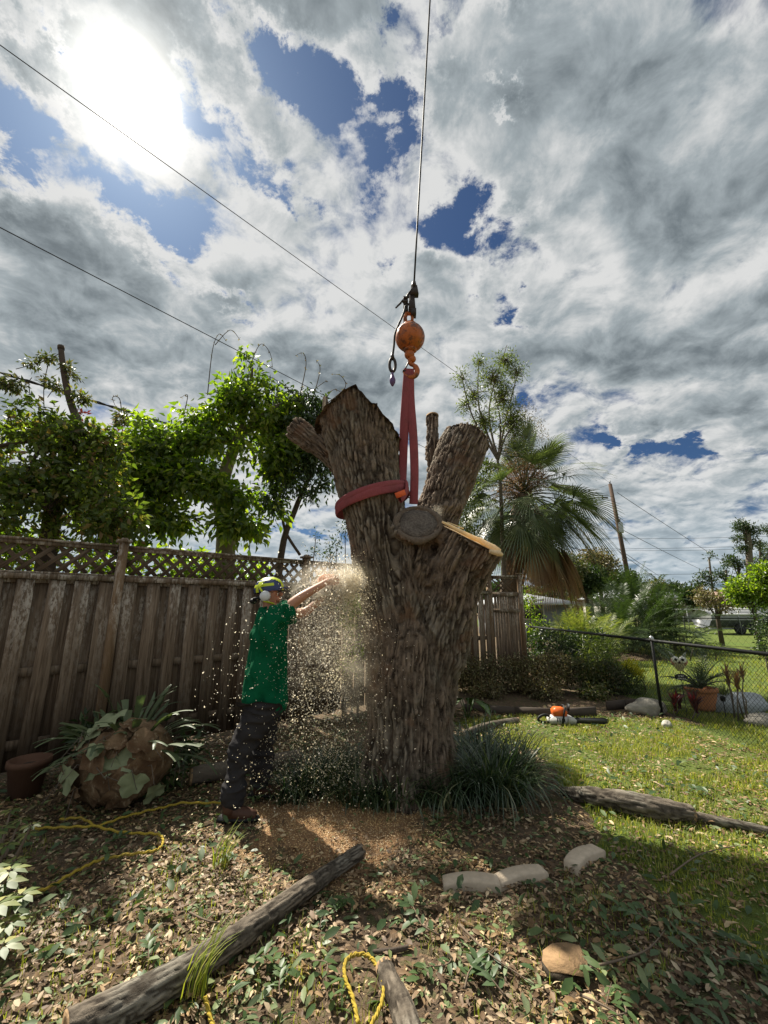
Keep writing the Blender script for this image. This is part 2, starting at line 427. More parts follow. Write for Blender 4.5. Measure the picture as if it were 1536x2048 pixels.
def bark_shader(dark, light, moss=None, sc=1.0, tint=None):
    def f(t):
        g = t.new('ShaderNodeNewGeometry'); p = g.outputs['Position']; pl = t.attr('plate')
        n = t.noise(p, 9 * sc, 6, 0.65); n2 = t.noise(p, 60 * sc, 5, 0.7); n3 = t.noise(p, 1.6, 3, 0.5)
        c = t.mix(t.m('MULTIPLY_ADD', t.m('POWER', pl, 1.5), 0.95, t.m('MULTIPLY', t.m('SUBTRACT', n2, 0.5), 0.7), clamp=True), dark, light)  # fissures are darker pigment, deepened further with painted-in crevice shade
        c = t.mix(t.mapr(n, 0.35, 0.75), c, tuple(k * 0.62 for k in light))
        c = t.mix(t.mapr(n3, 0.5, 0.62, 0.0, 0.55), c, t.mix(pl, dark, moss or (0.27, 0.25, 0.20)))
        if tint: c = t.mix(t.mapr(t.noise(p, 2.7, 4, 0.6), 0.56, 0.66, 0, 0.6), c, tint)
        nb = t.bump(t.m('ADD', n2, t.m('MULTIPLY', t.noise(p, 160 * sc, 3, 0.6), 0.5)), 0.7, 0.006)
        return pbr(t, c, 0.92, nb, 0, 0.15)
    return f
bark_oak = material('oak_bark', bark_shader((0.020, 0.014, 0.010), (0.30, 0.23, 0.17), tint=(0.15, 0.085, 0.05)))
bark_log = material('log_bark', bark_shader((0.03, 0.024, 0.018), (0.24, 0.20, 0.155), moss=(0.30, 0.285, 0.24), sc=1.6))
bark_far = plain('far_bark', (0.14, 0.115, 0.09), 0.95, var=0.45, scale=14, bump=0.8, bd=0.02)
bark_dark = plain('dark_bark', (0.075, 0.058, 0.045), 0.95, var=0.45, scale=14, bump=0.8, bd=0.02)

def bark_field(Pp, Al, seed=3):
    """long interlocking ridges with cross cracks: 1 on a ridge, 0 in a fissure. Pp across the grain, Al along it"""
    B1 = Pp + Al * 0.105; B2 = Pp * 1.2 + Al * 0.36
    q = 0.42 * np.stack([fbm((Pp + Al * .5) * .8, 3, 11), fbm((Pp + Al * .5) * .8, 3, 21), fbm((Pp + Al * .5) * .8, 3, 31)], 1)
    f1, f2 = worley(B1 + q, seed); g1, g2 = worley(B2 + q + 5.3, seed + 9)
    a = sstep(f2 - f1, 0.03, 0.36); b = sstep(g2 - g1, 0.02, 0.30)
    return np.clip(a * (0.68 + 0.32 * b) + 0.16 * fbm(B2 * 2.6, 3, 41), 0, 1.1)

def barked_tube(name, P, r, mat, parent=None, nseg=48, step=0.02, plate=0.045, amp=0.010, lump=0.06, stretch=0.28, seed=0, cap=True):
    """a log: dense tube with real bark relief"""
    P = [Vector(p) for p in P]; rr = list(r) if hasattr(r, '__len__') else [r] * len(P)
    sp = spline(P, 10); nr = []
    for i in range(len(P) - 1):
        for k in range(10): nr.append(rr[i] + (rr[i + 1] - rr[i]) * k / 10)
    nr.append(rr[-1])
    # resample by length
    d = [0.0]
    for i in range(1, len(sp)): d.append(d[-1] + (sp[i] - sp[i - 1]).length)
    k = max(4, int(d[-1] / step)); s = np.linspace(0, d[-1], k)
    A = np.stack([np.interp(s, d, [q[c] for q in sp]) for c in range(3)], 1); rad = np.interp(s, d, nr)
    T = unit(np.gradient(A, axis=0)); a = np.array([0, 0, 1.0]) if abs(T[0, 2]) < .9 else np.array([1.0, 0, 0]); fr = []
    for i in range(k):
        a = a - T[i] * (a @ T[i]); a = a / np.linalg.norm(a); fr.append((a, np.cross(T[i], a)))
    th = np.linspace(0, 2 * PI, nseg, endpoint=False)
    E = np.stack([np.outer(np.cos(th), f[0]) + np.outer(np.sin(th), f[1]) for f in fr])
    V0 = A[:, None] + E * rad[:, None, None]
    # log-space coordinates
    Bc = np.stack([np.cos(th)[None] * rad[:, None], np.sin(th)[None] * rad[:, None], np.repeat((s * stretch)[:, None], nseg, 1)], 2).reshape(-1, 3)
    Al = np.zeros_like(Bc); Al[:, 2] = np.repeat(s, nseg); Pp = Bc.copy(); Pp[:, 2] = 0
    pl = bark_field(Pp / plate + seed * 7.7, Al / plate, 3 + seed)
    lm = fbm(Bc * 4.0 + seed, 2, 5 + seed) * lump
    V = (V0.reshape(-1, 3) + E.reshape(-1, 3) * ((pl - 1) * amp + lm * np.repeat(rad, nseg))[:, None])
    idx = np.arange(k * nseg).reshape(k, nseg); nx = np.roll(idx, -1, 1)
    F = [np.stack([idx[:-1], nx[:-1], nx[1:], idx[1:]], 2).reshape(-1, 4)]
    if cap:
        V = np.concatenate([V, A[[0]], A[[-1]]]); pl = np.concatenate([pl, [0.2, 0.2]]); c0 = k * nseg
        F.append(np.concatenate([np.stack([np.full(nseg, c0), nx[0], idx[0]], 1), np.stack([np.full(nseg, c0 + 1), idx[-1], nx[-1]], 1)]))
    return mesh_np(name, V, F, mat, parent, True, {'plate': pl})

def endgrain(name, ring=(0.42, 0.27, 0.14), base=(0.62, 0.45, 0.27), scale=60.0, dirt=0.35):
    def f(t):
        o = t.tc('Object'); w_ = t.v('ADD', o, t.scale(t.v('SUBTRACT', t.noise(o, 8, 3, 0.5, 0, 'Color'), (0.5, 0.5, 0.5)), 0.02))
        x, y, z = t.sep(w_); r = t.m('SQRT', t.m('MULTIPLY_ADD', x, x, t.m('MULTIPLY', y, y)))
        rg = t.m('SINE', t.m('MULTIPLY', r, scale * 6.28)); n = t.noise(o, 40, 5, 0.65); n2 = t.noise(o, 7, 4, 0.6)
        c = t.mix(t.m('ADD', t.m('MULTIPLY', rg, 0.10), t.mapr(n, .3, .7)), ring, base); c = t.mix(t.mapr(n2, 0.45, 0.7, 0, dirt), c, tuple(k * .45 for k in ring))
        # radial checks
        an = t.m('ARCTAN2', y, x); ck = t.mapr(t.noise(t.comb(t.m('MULTIPLY', an, 1.5), 0, 0), 3.0, 3, 0.8), 0.64, 0.68, 0, 0.5)
        c = t.mix(ck, c, tuple(k * .3 for k in ring))
        return pbr(t, c, 0.9, t.bump(t.m('ADD', n, t.m('MULTIPLY', rg, 0.1)), 0.5, 0.004), 0, 0.15)
    return material(name, f)
cut_fresh = endgrain('fresh_cut_wood', (0.55, 0.36, 0.18), (0.74, 0.55, 0.33), 55, 0.15)
cut_old = endgrain('weathered_cut_wood', (0.085, 0.07, 0.058), (0.17, 0.145, 0.12), 45, 0.5)
cut_tan = endgrain('tan_cut_wood', (0.26, 0.165, 0.09), (0.44, 0.30, 0.17), 90, 0.5)

# ================================================================== THE OAK BEING FELLED
TY = 4.3
def L(px, py, Y, rpx):
    p = at(px, py, Y); return (p, m_of(rpx, p))
def limb(*pts): return [L(*q) for q in pts]
base0 = gp(822, 1590); base0 = Vector((base0.x, TY, 0))
trunk_l = limb((823, 1640, TY, 96), (823, 1585, TY, 90), (820, 1530, TY, 86), (819, 1440, TY, 84), (820, 1350, TY, 83), (826, 1270, TY, 76), (830, 1200, TY, 56))
limb_a = limb((806, 1360, TY, 70), (784, 1220, TY, 60), (760, 1110, TY, 60), (745, 1000, TY, 66), (731, 920, TY, 72), (723, 850, TY, 80), (718, 770, TY, 86))
limb_f = limb((848, 1440, TY, 54), (868, 1335, 4.24, 51), (889, 1240, 4.16, 55), (906, 1155, 4.08, 60), (944, 1080, 3.98, 63))
limb_e = limb((818, 1290, 4.2, 40), (826, 1180, 4.12, 42), (834, 1085, 4.14, 50), (836, 1046, 3.90, 52))
limb_b = limb((850, 1200, 4.42, 52), (868, 1050, 4.62, 46), (900, 960, 4.8, 47), (937, 878, 4.95, 47))
limb_c = limb((868, 1060, 4.75, 15), (866, 960, 5.0, 13.5), (865, 832, 5.2, 14))
limb_d = limb((735, 1010, 4.5, 32), (690, 935, 4.65, 25), (640, 893, 4.75, 23), (592, 856, 4.85, 22))
LIMBS = [trunk_l, limb_a, limb_f, limb_e, limb_b, limb_c, limb_d]
tb = MB()
for i, lb in enumerate(LIMBS):
    tb.tube([q[0] for q in lb], [q[1] for q in lb], n=28)
# buttress swellings at the foot, a bulge under the knot, torn lip on the big stub
for a in (0.2, 1.3, 2.5, 3.6, 4.6, 5.5):
    c = Vector((base0.x + 0.10 * math.cos(a), TY + .10 * math.sin(a), 0))
    tb.tube([c + Vector((.30 * math.cos(a), .30 * math.sin(a), -.12)), c + Vector((.25 * math.cos(a), .25 * math.sin(a), .10)), c + Vector((.20 * math.cos(a), .20 * math.sin(a), .6))], [.14, .12, .09], n=14)
0 and tb.tube([at(724, 856, TY), at(716, 830, TY), at(713, 806, TY), at(716, 786, TY)], [m_of(79, at(722, 840, TY)), m_of(50, at(722, 840, TY)), m_of(24, at(722, 840, TY)), m_of(8, at(722, 840, TY))], n=20)
src = tb.build('tmp', None)
md = src.modifiers.new('r', 'REMESH'); md.mode = 'VOXEL'; md.voxel_size = 0.0088; md.use_smooth_shade = True
ms = src.modifiers.new('s', 'SMOOTH'); ms.factor = 0.5; ms.iterations = 9
me = bpy.data.meshes.new_from_object(src.evaluated_get(bpy.context.evaluated_depsgraph_get()))
bpy.data.objects.remove(src)
nv = len(me.vertices); VV = np.empty(nv * 3, np.float32); me.vertices.foreach_get('co', VV); VV = VV.reshape(-1, 3).astype(np.float64)
NN = np.empty(nv * 3, np.float32); me.vertex_normals.foreach_get('vector', NN); NN = NN.reshape(-1, 3).astype(np.float64)
# the saw and tear that topped the thick left stub: two slanting planes with a splintered ridge between them
pL, pPk, pR = at(636, 834, TY - .25), at(714, 789, TY - .25), at(808, 872, TY - .25)
zl = np.interp(VV[:, 0], [pL.x - .2, pL.x, pPk.x, pPk.x + .035, pR.x, pR.x + .2], [pL.z - .1, pL.z, pPk.z, pPk.z - .07, pR.z, pR.z - .2]) + fbm(VV * np.array([14, 14, 0]), 3, 77) * .035
inA = (VV[:, 0] < pR.x + .12) & (VV[:, 0] > pL.x - .10) & (VV[:, 2] > 3.3) & (VV[:, 1] < 4.74) & ((VV[:, 0] > pL.x + .02) | (VV[:, 1] < 4.5)); topcut = inA & (VV[:, 2] > zl); VV[topcut, 2] = zl[topcut]
segs = []
for lb in LIMBS:
    for i in range(len(lb) - 1):
        if lb is limb_e: continue
        segs.append((np.array(lb[i][0]), np.array(lb[i + 1][0]), lb[i][1], lb[i + 1][1]))
SD = []
for A, B, ra, rb in segs:
    ab = B - A; t = np.clip(((VV - A) @ ab) / (ab @ ab), 0, 1); SD.append(np.linalg.norm(VV - (A + t[:, None] * ab), axis=1) - (ra + (rb - ra) * t))
SD = np.array(SD); Wt = np.exp(-(SD - SD.min(0)) / 0.025); Wt[Wt < 0.03] = 0; Wt /= Wt.sum(0)
axis = np.zeros_like(VV)
for (A, B, ra, rb), wv in zip(segs, Wt): axis += wv[:, None] * (B - A) / np.linalg.norm(B - A)
axis = unit(axis)
plate = np.zeros(nv)
for (A, B, ra, rb), wv in zip(segs, Wt):
    k = wv > 0
    if not k.any(): continue
    a = (B - A) / np.linalg.norm(B - A); Pk = VV[k]
    al = a * (Pk @ a)[:, None]; plate[k] += wv[k] * bark_field((Pk - al) / 0.039, al / 0.039, 3)
mc = [] # smoother, healed collar round the knot; smooth caps
knot = limb_e[-1][0]; kd = np.linalg.norm(VV - np.array(knot), axis=1)
calm = 1 - sstep(kd, 0.16, 0.30) * 0.0
caps = []
for lb in (limb_b, limb_c, limb_d, limb_e, limb_f):
    c = np.array(lb[-1][0]); ax = np.array((lb[-1][0] - lb[-2][0]).normalized()); caps.append((c, ax, lb[-1][1]))
    h = (VV - c) @ ax; r_ = np.linalg.norm((VV - c) - h[:, None] * ax, axis=1)
    oncap = sstep(h, -0.035, -0.008) * (1 - sstep(r_, lb[-1][1] * .80, lb[-1][1] * 1.0)); calm = calm * (1 - oncap)
calm = calm * np.where(topcut, .15, 1.0); plate = np.where(topcut, plate * .4, plate)
big = fbm(VV * 2.2, 3, 51) * 0.035
flut = fbm((VV - axis * ((VV * axis).sum(1) * 0.85)[:, None]) * 6.0, 2, 61) * 0.040
amp = 0.031 * np.clip(1 - sstep(SD.min(0) * 0 + kd, 0.30, 0.0) * 0.6, 0, 1)
VV2 = VV + NN * ((plate - 0.75) * amp * calm + (big + flut) * calm)[:, None]
me.vertices.foreach_set('co', VV2.astype(np.float32).ravel()); me.update()
me.attributes.new('plate', 'FLOAT', 'POINT').data.foreach_set('value', plate.astype(np.float32))
me.materials.clear(); me.materials.append(bark_oak)
print('trunk verts', nv)
oak = empty('oak_tree', (base0.x, TY, 0), 0, 'massive topped oak trunk with fissured bark and sawn-off stubs, slung from the crane', 'tree')
o = link('trunk', me, oak); o.location = (-base0.x, -TY, 0)
def disc(name, c, ax, r, mat, parent, th=0.012, jag=0.06, n=40, off=0.0, sx=1.0, label=None, dome=0.0):
    """sawn face with an uneven rim"""
    m = MB(); rim = [r * (1 + jag * math.sin(3 * q + 1) * .5 + R.uniform(-jag, jag) * .5) for q in [2 * PI * j / n for j in range(n)]]
    V = []; F = []
    for ring, (fr, z) in enumerate(((1.0, -th), (1.0, 0.0), (0.66, dome * .6), (0.33, dome * .9))):
        for j in range(n):
            q = 2 * PI * j / n; V.append((rim[j] * fr * math.cos(q) * sx, rim[j] * fr * math.sin(q), z))
    V.append((0, 0, dome)); 
    for a in range(3):
        for j in range(n): F.append((a * n + j, a * n + (j + 1) % n, (a + 1) * n + (j + 1) % n, (a + 1) * n + j))
    for j in range(n): F.append((3 * n + j, 3 * n + (j + 1) % n, 4 * n))
    m.add(V, F); o = m.build(name, mat, parent); o.matrix_parent_inverse = Matrix()
    po = parent.location if parent is not None else Vector((0, 0, 0))
    o.rotation_euler = Vector(ax).to_track_quat('Z', 'Y').to_euler(); o.location = Vector(c) + Vector(ax) * off - po
    if label: o['label'] = label
    return o
for (c, ax, r_), lab in zip(caps, ('cut end of the leaning right stub', 'cut top of the thin rear stub', 'cut end of the left rear stub', 'round grey weathered knot face', 'fresh pale saw cut on the right fork')):
    mt = cut_old if 'grey' in lab else (cut_fresh if 'fresh' in lab else cut_tan)
    rr_ = r_ * (0.72 if 'grey' in lab else (0.97 if 'fresh' in lab else 0.88))
    disc('cut_face', Vector(c), Vector(ax), rr_, mt, oak, th=0.02 if 'fresh' not in lab else 0.006, off=0.004, label=lab)
# healed collar round the old knot
kc, kax, kr = caps[3]; kq = Vector(kax).to_track_quat('Z', 'Y').to_matrix(); m = MB(); P = []
for i in range(41):
    q = 2 * PI * i / 40; P.append(Vector(kc) + kq @ Vector((math.cos(q) * kr * .84, math.sin(q) * kr * .86, -.012 + .008 * math.sin(5 * q))))
m.tube(P, [.027 + .006 * math.sin(3 * 2 * PI * i / 40) + .004 * math.sin(7 * 2 * PI * i / 40) for i in range(41)], 10, cap=False); o = m.build('healed_collar', plain('collar_bark', (.15, .115, .085), .95, var=.6, scale=38, bump=1.0, bd=.02), oak, True); o.location = -oak.location
# the thin plate of fresh wood left standing along the cut, and its split end
c1 = at(884, 1046, 3.74); c2 = at(1000, 1104, 3.74)
m = MB(); k = 9
P0 = [c1.lerp(c2, i / k) + Vector((0, R.uniform(-.004, .004), R.uniform(-.003, .003) + .010 + .004 * math.sin(i * 1.3))) for i in range(k + 1)]
m.tube(P0, [.010, .014, .017, .019, .020, .022, .024, .028, .034, .022], n=7, squash=1.3, up=(0, 0, 1))
m.tube([c2 + Vector((-.10, -.01, .01)), c2 + Vector((-.02, -.02, -.012)), c2 + Vector((.015, -.02, -.03))], [.02, .03, .014], n=6, squash=1.6)
m.tube([c1 + Vector((.05, .01, .012)), c1 + Vector((.2, .01, -.05))], [.003, .006], n=5)
m.build('splinter', leafmat('fresh_splinter', [(0, (.82, .68, .48)), (1, (.86, .72, .52))], .25, .8, (1.1, 1.0, .8), .1), oak).location = -oak.location
for i in range(0):
    tornm = MB()
    q = at(R.uniform(655, 790), R.uniform(800, 850), TY - R.uniform(-.1, .25)); h = R.uniform(.02, .06)
    tornm.tube([q + Vector((0, 0, -.06)), q + Vector((R.uniform(-.01, .01), 0, h * .4)), q + Vector((R.uniform(-.02, .02), 0, h))], [.012, .008, .002], n=5)
    o = tornm.build('torn_fibre', bark_oak, oak); o.location = -oak.location

# ================================================================== CRANE TACKLE
steel_dark = plain('greasy_steel', (0.05, 0.04, 0.035), 0.5, 0.6, 0.4, 40)
cable_mat = plain('wire_rope', (0.03, 0.03, 0.03), 0.6, 0.3, 0.3, 90)
def orange_f(t):
    o = t.tc('Object'); n = t.noise(o, 9, 6, 0.7); n2 = t.noise(o, 26, 5, 0.7)
    c = t.mix(t.mapr(n, 0.46, 0.60), (0.42, 0.11, 0.018), (0.13, 0.045, 0.02)); c = t.mix(t.mapr(n2, 0.57, 0.66, 0, 0.8), c, (0.05, 0.03, 0.02))
    c = t.mix(t.mapr(t.noise(t.v('ADD', o, (4, 4, 4)), 5, 3, 0.5), 0.68, 0.72, 0, 0.8), c, (0.5, 0.5, 0.48))
    return pbr(t, c, t.mapr(n2, 0.4, 0.6, 0.35, 0.7), t.bump(n2, 0.3, 0.003), 0.1, 0.5)
orange_paint = material('worn_orange_paint', orange_f)
def sling_f(t):
    o = t.tc('Object'); x, y, z = t.sep(o); n = t.noise(t.mapping(o, (60, 60, 6)), 3, 4, 0.6); n2 = t.noise(o, 7, 4, 0.6)
    c = t.mix(n, (0.17, 0.04, 0.045), (0.36, 0.10, 0.11)); c = t.mix(t.mapr(n2, 0.45, 0.7, 0, 0.5), c, (0.18, 0.06, 0.06))
    return pbr(t, c, 0.9, t.bump(n, 0.6, 0.004), 0, 0.15)
sling_mat = material('red_sling_webbing', sling_f)
SY = TY - 0.10
ballc = at(820, 675, SY); br = m_of(29.5, ballc)
bl = empty('headache_ball', ballc, 0, 'worn orange steel headache ball with swivel hook hanging on the crane wire', 'crane hook')
m = MB(); m.ball((0, 0, 0), br, 40, 26); m.lathe([(br * .42, br * .88), (br * .46, br * .99), (br * .30, br * 1.05), (0.001, br * 1.05)], n=20); m.lathe([(0.001, -br * 1.12), (br * .30, -br * 1.12), (br * .46, -br * 1.0), (br * .40, -br * .86)], n=20)
m.build('ball', orange_paint, bl, smooth=True)
up1 = at(828, 568, SY) - ballc
m = MB(); a0 = Vector((-.01, 0, br * .95))
m.tube([a0 + Vector((-.035, 0, 0)), a0 + Vector((-.045, 0, .10)), a0 + Vector((-.03, 0, .16))], .024, 8); m.tube([a0 + Vector((.035, 0, 0)), a0 + Vector((.04, 0, .10)), a0 + Vector((.03, 0, .18))], .018, 8)
m.tube([a0 + Vector((-.05, 0, .15)), a0 + Vector((.07, 0, .17))], .024, 8)
m.build('swivel_link', orange_paint, bl, smooth=True)
m = MB(); b0 = a0 + Vector((.02, 0, .14))
m.box(b0 + Vector((.018, 0, .14)), (.085, .07, .25), taper=.7); m.box(b0 + Vector((.035, 0, .02)), (.06, .08, .08)); m.box(up1 + Vector((0, 0, -.10)), (.10, .07, .13), taper=.7); m.tube([up1 + Vector((0, 0, -.05)), up1 + Vector((0, 0, .03))], [.034, .022], 10)
m.build('wedge_socket', steel_dark, bl)
m = MB(); q0 = up1 + Vector((-.01, 0, -.06))
m.tube(spline([q0, q0 + Vector((-.07, 0, -.10)), q0 + Vector((-.095, 0, -.20)), q0 + Vector((-.10, 0, -.30)), q0 + Vector((-.07, 0, -.36))], 5), .014, 7)
m.tube([q0 + Vector((-.085, 0, -.22)), q0 + Vector((-.13, 0, -.17)), q0 + Vector((-.15, 0, -.20)), q0 + Vector((-.21, 0, -.27))], [.020, .018, .013, .009], 7)
for zz in (-.14, -.19, -.25, -.31): m.box(q0 + Vector((-.092, 0, zz)), (.055, .05, .022))
m.box(q0 + Vector((-.04, 0, -.22)), (.10, .02, .02)); m.box(q0 + Vector((-.04, 0, -.12)), (.08, .02, .02))
m.build('rope_clamp', steel_dark, bl)
hk = at(819, 738, SY) - ballc; h0 = Vector((0.0, 0, -br * 1.0))
m = MB(); m.ball(h0 + Vector((-.01, 0, -.05)), (.058, .055, .062), 16, 10); m.ball(h0 + Vector((.02, 0, -.11)), (.045, .045, .045), 14, 8)
hkp = [h0 + Vector((-.005, 0, -.10)), h0 + Vector((.0, 0, -.165)), h0 + Vector((.045, 0, -.195)), h0 + Vector((.075, 0, -.25)), h0 + Vector((.055, 0, -.315)), h0 + Vector((0, 0, -.34)), h0 + Vector((-.06, 0, -.31)), h0 + Vector((-.078, 0, -.265))]
m.tube(spline(hkp, 5), [.026] * 6 + [.024] * 5 + [.031] * 10 + [.028] * 5 + [.024, .022, .02, .018, .016, .014, .012, .01, .008, .006], 10)
m.build('hook', orange_paint, bl, smooth=True)
m = MB(); m.tube([h0 + Vector((-.02, 0, -.145)), h0 + Vector((-.07, 0, -.255))], .009, 6); m.box(h0 + Vector((-.072, 0, -.26)), (.035, .03, .02)); m.build('hook_latch', steel_dark, bl)
# crane wire going up out of the frame
tp = at(828, 570, SY); t2 = at(860, 0, SY - .45); dirw = (t2 - tp).normalized()
m = MB(); m.tube([tp + dirw * (t2 - tp).length * 2.2 * i / 12 for i in range(13)], .0105, 8)
tag(m.build('crane_cable', cable_mat), 'taut dark wire rope rising from the orange ball out of the frame', 'cable')
# hanging tag line with thimble and shackle
m0 = empty('tag_line', at(806, 620, SY - .1), 0, 'short dark line with eye and shackle dangling left of the orange ball', 'rope'); B0 = m0.location
m = MB(); pp = [at(x, y, SY - .1) - B0 for x, y in ((811, 612), (808, 625), (798, 648), (790, 668), (788, 690), (785, 714))]
m.tube(spline(pp, 6), .0125, 8); m.build('line', cable_mat, m0)
m = MB(); e = at(785, 730, SY - .1) - B0
m.tube([e + Vector((.032 * math.sin(q) * (1 if True else 0), 0, .085 * math.cos(q))) for q in [2 * PI * i / 16 for i in range(17)]], .017, 7, cap=False); m.tube([e + Vector((0, 0, .15)), e + Vector((0, 0, .07))], [.014, .026], 8)
m.build('eye_splice', steel_dark, m0)
m = MB(); s_ = at(785, 760, SY - .1) - B0
m.tube([s_ + Vector((0, 0, .12)), s_ + Vector((0, 0, .02))], .014, 8); m.lathe([(0.001, .06), (.018, .055), (.034, 0), (.03, -.035), (.012, -.07), (.001, -.08)], s_, 12)
m.build('shackle', plain('purple_paint', (0.12, 0.07, 0.16), 0.4, 0.3), m0)

# sling: two legs from the hook, choked round the thick left stub
sl = empty('lifting_sling', at(819, 745, SY), 0, 'faded red round sling choked round the thick left stub and hung on the crane hook', 'lifting sling'); S0 = sl.location
def strap(name, pts, wd, th=.30, mat=sling_mat, up=(1, 0, 0), label=None, folds=3):
    """soft flattened webbing with lengthwise folds"""
    sp = spline(pts, 8); m = MB(); k = len(sp); n = 14; V = []; F = []
    rr = wd if hasattr(wd, '__len__') else [wd] * k
    if len(rr) != k: rr = list(np.interp(np.linspace(0, 1, k), np.linspace(0, 1, len(rr)), rr))
    for i, q in enumerate(sp):
        t = (sp[min(i + 1, k - 1)] - sp[max(i - 1, 0)]).normalized(); a = Vector(up) if not callable(up) else up(i / (k - 1)); a = (a - t * a.dot(t)).normalized(); b = t.cross(a)
        for j in range(n):
            g = 2 * PI * j / n; bulge = 1 + .22 * math.sin(folds * g + i * .25) + .06 * math.sin(i * .9 + j)
            V.append(q + a * math.cos(g) * rr[i] + b * math.sin(g) * rr[i] * th * bulge)
    for i in range(k - 1):
        for j in range(n): F.append((i * n + j, i * n + (j + 1) % n, (i + 1) * n + (j + 1) % n, (i + 1) * n + j))
    m.add(V, F); o = m.build(name, mat, sl, smooth=True)
    if label: o['label'] = label
    return o
def S(px, py, Y=SY): return at(px, py, Y) - S0
strap('leg', [S(816, 738), S(812, 800, SY), S(808, 870, SY + .02), S(806, 930, SY + .05), S(804, 985, SY - .05)], [.048, .050, .052, .046, .044, .040])
strap('leg', [S(822, 738), S(822, 800), S(827, 880), S(829, 950), S(827, 1008, SY + .02)], [.034, .040, .046, .046, .044, .046])
# the choke: a ring round limb A
cA = at(745, 1005, TY); rA = m_of(72, cA); axA = (limb_a[3][0] - limb_a[2][0]).normalized(); tilt = Vector((0.22, 0.0, 0.0))
ex = (Vector((1, 0, .30)).normalized()); ey = axA.cross(ex).normalized()
ringp = [cA - S0 + (ex * math.cos(q) + ey * math.sin(q)) * (rA * (1.045 if math.cos(q) > -.6 else 1.03)) for q in [2 * PI * i / 20 for i in range(21)]]
strap('choke_wrap', ringp, .046, .30, up=tuple(axA))
strap('choke_wrap', [q + axA * .048 for q in ringp[:]], .034, .36, up=tuple(axA))
strap('choke_eye', [S(800, 1000, TY - .40), S(812, 985, TY - .30), S(812, 966, TY - .15), S(806, 972, TY + .05)], .035, .5, up=(0, 0, 1))
m = MB(); m.box((0, 0, 0), (.105, .014, .055)); o = m.build('label_patch', plain('orange_cloth', (0.72, 0.13, 0.04), 0.8), sl); o.location = S(801, 988, TY - .435); o.rotation_euler = (0.1, -.42, .25)

# ================================================================== GROUND
def PG(*pts): return [tuple(gp(x, y).xy) for x, y in pts]
lawn_poly = PG((905, 1446), (960, 1480), (1075, 1500), (1105, 1560), (1190, 1640), (1200, 1695), (1300, 1770), (1420, 1860), (1560, 1990), (1900, 2100), (2100, 1600), (1560, 1476), (1330, 1438), (1180, 1426), (1000, 1430))
far_lawn = [(4.6, 3.0), (4.45, 12.6), (9.5, 14), (7.5, 60), (60, 60), (60, -5), (4.6, -5)]
dust_c = gp(700, 1660)
def field_near(x, y):
    P = np.stack([x, y, x * 0], 1); n = fbm(P * 1.7, 3, 71) * .22
    lawn = np.where(inpoly(x + n, y + n * .7, lawn_poly) | inpoly(x, y, far_lawn), 1.0, 0.0)
    return lawn
def dustf(x, y):
    P = np.stack([x, y, x * 0], 1)
    d = np.hypot((x - dust_c.x) / 1.1, (y - dust_c.y) / .9) + fbm(P * 3.1, 4, 81) * .45
    return 1 - sstep(d, .35, 1.05)
gx = np.concatenate([-np.geomspace(400, 8.4, 22), np.arange(-8, 8.01, .055), np.geomspace(8.4, 400, 22)])
gy = np.concatenate([-np.geomspace(200, 1.6, 14), np.arange(-1.2, 14.01, .055), np.geomspace(14.5, 600, 26)])
GX, GY = np.meshgrid(gx, gy); gxf, gyf = GX.ravel(), GY.ravel()
def ground_h(x, y):
    P = np.stack([x, y, x * 0], 1); fall = 1 - sstep(np.hypot(x, y - 4), 9, 14)
    return (fbm(P * .9, 3, 91) * .030 + fbm(P * 9, 2, 92) * .006) * fall - .012
gz = ground_h(gxf, gyf)
idx = np.arange(len(gxf)).reshape(GX.shape)
F = np.stack([idx[:-1, :-1], idx[:-1, 1:], idx[1:, 1:], idx[1:, :-1]], 2).reshape(-1, 4)
def ground_f(t):
    g = t.new('ShaderNodeNewGeometry'); p = g.outputs['Position']; lw = t.attr('lawn'); ds = t.attr('dust')
    n = t.noise(p, 6, 6, 0.65); n2 = t.noise(p, 40, 5, 0.7); n3 = t.noise(p, 0.35, 4, 0.6); vo = t.voro(t.mapping(p, (1, 1, 1)), 26.0, 'F1', 'Color')
    soil = t.mix(n, (0.07, 0.05, 0.034), (0.17, 0.125, 0.085)); soil = t.mix(t.mapr(t.sep(vo)[0], 0.45, 0.9, 0, .7), soil, (0.20, 0.135, 0.085))
    soil = t.mix(t.mapr(t.sep(vo)[1], 0.7, 0.95, 0, .7), soil, (0.085, 0.10, 0.04))
    gr = t.mix(n2, (0.055, 0.085, 0.018), (0.15, 0.185, 0.045)); gr = t.mix(t.mapr(n, 0.52, 0.75, 0, .6), gr, (0.18, 0.16, 0.07)); gr = t.mix(t.mapr(n3, 0.45, 0.7, 0, .5), gr, (0.085, 0.14, 0.03))
    c = t.mix(t.mapr(t.m('ADD', lw, t.m('MULTIPLY', t.m('SUBTRACT', n, 0.5), 0.8)), 0.35, 0.65), soil, gr)
    du = t.mix(n2, (0.24, 0.135, 0.07), (0.42, 0.27, 0.15)); c = t.mix(t.mapr(t.m('ADD', ds, t.m('MULTIPLY', t.m('SUBTRACT', n2, 0.5), 0.9)), 0.35, 0.75, 0, .92), c, du)
    return pbr(t, c, 0.95, t.bump(t.m('ADD', n2, n), 0.9, 0.03), 0, 0.1)
g_ = mesh_np('ground', np.stack([gxf, gyf, gz], 1), [F], material('garden_soil', ground_f), None, True, {'lawn': field_near(gxf, gyf), 'dust': dustf(gxf, gyf)})
tag(g_, kind='structure')
def gz_at(x, y): return ground_h(np.atleast_1d(np.asarray(x, float)), np.atleast_1d(np.asarray(y, float)))

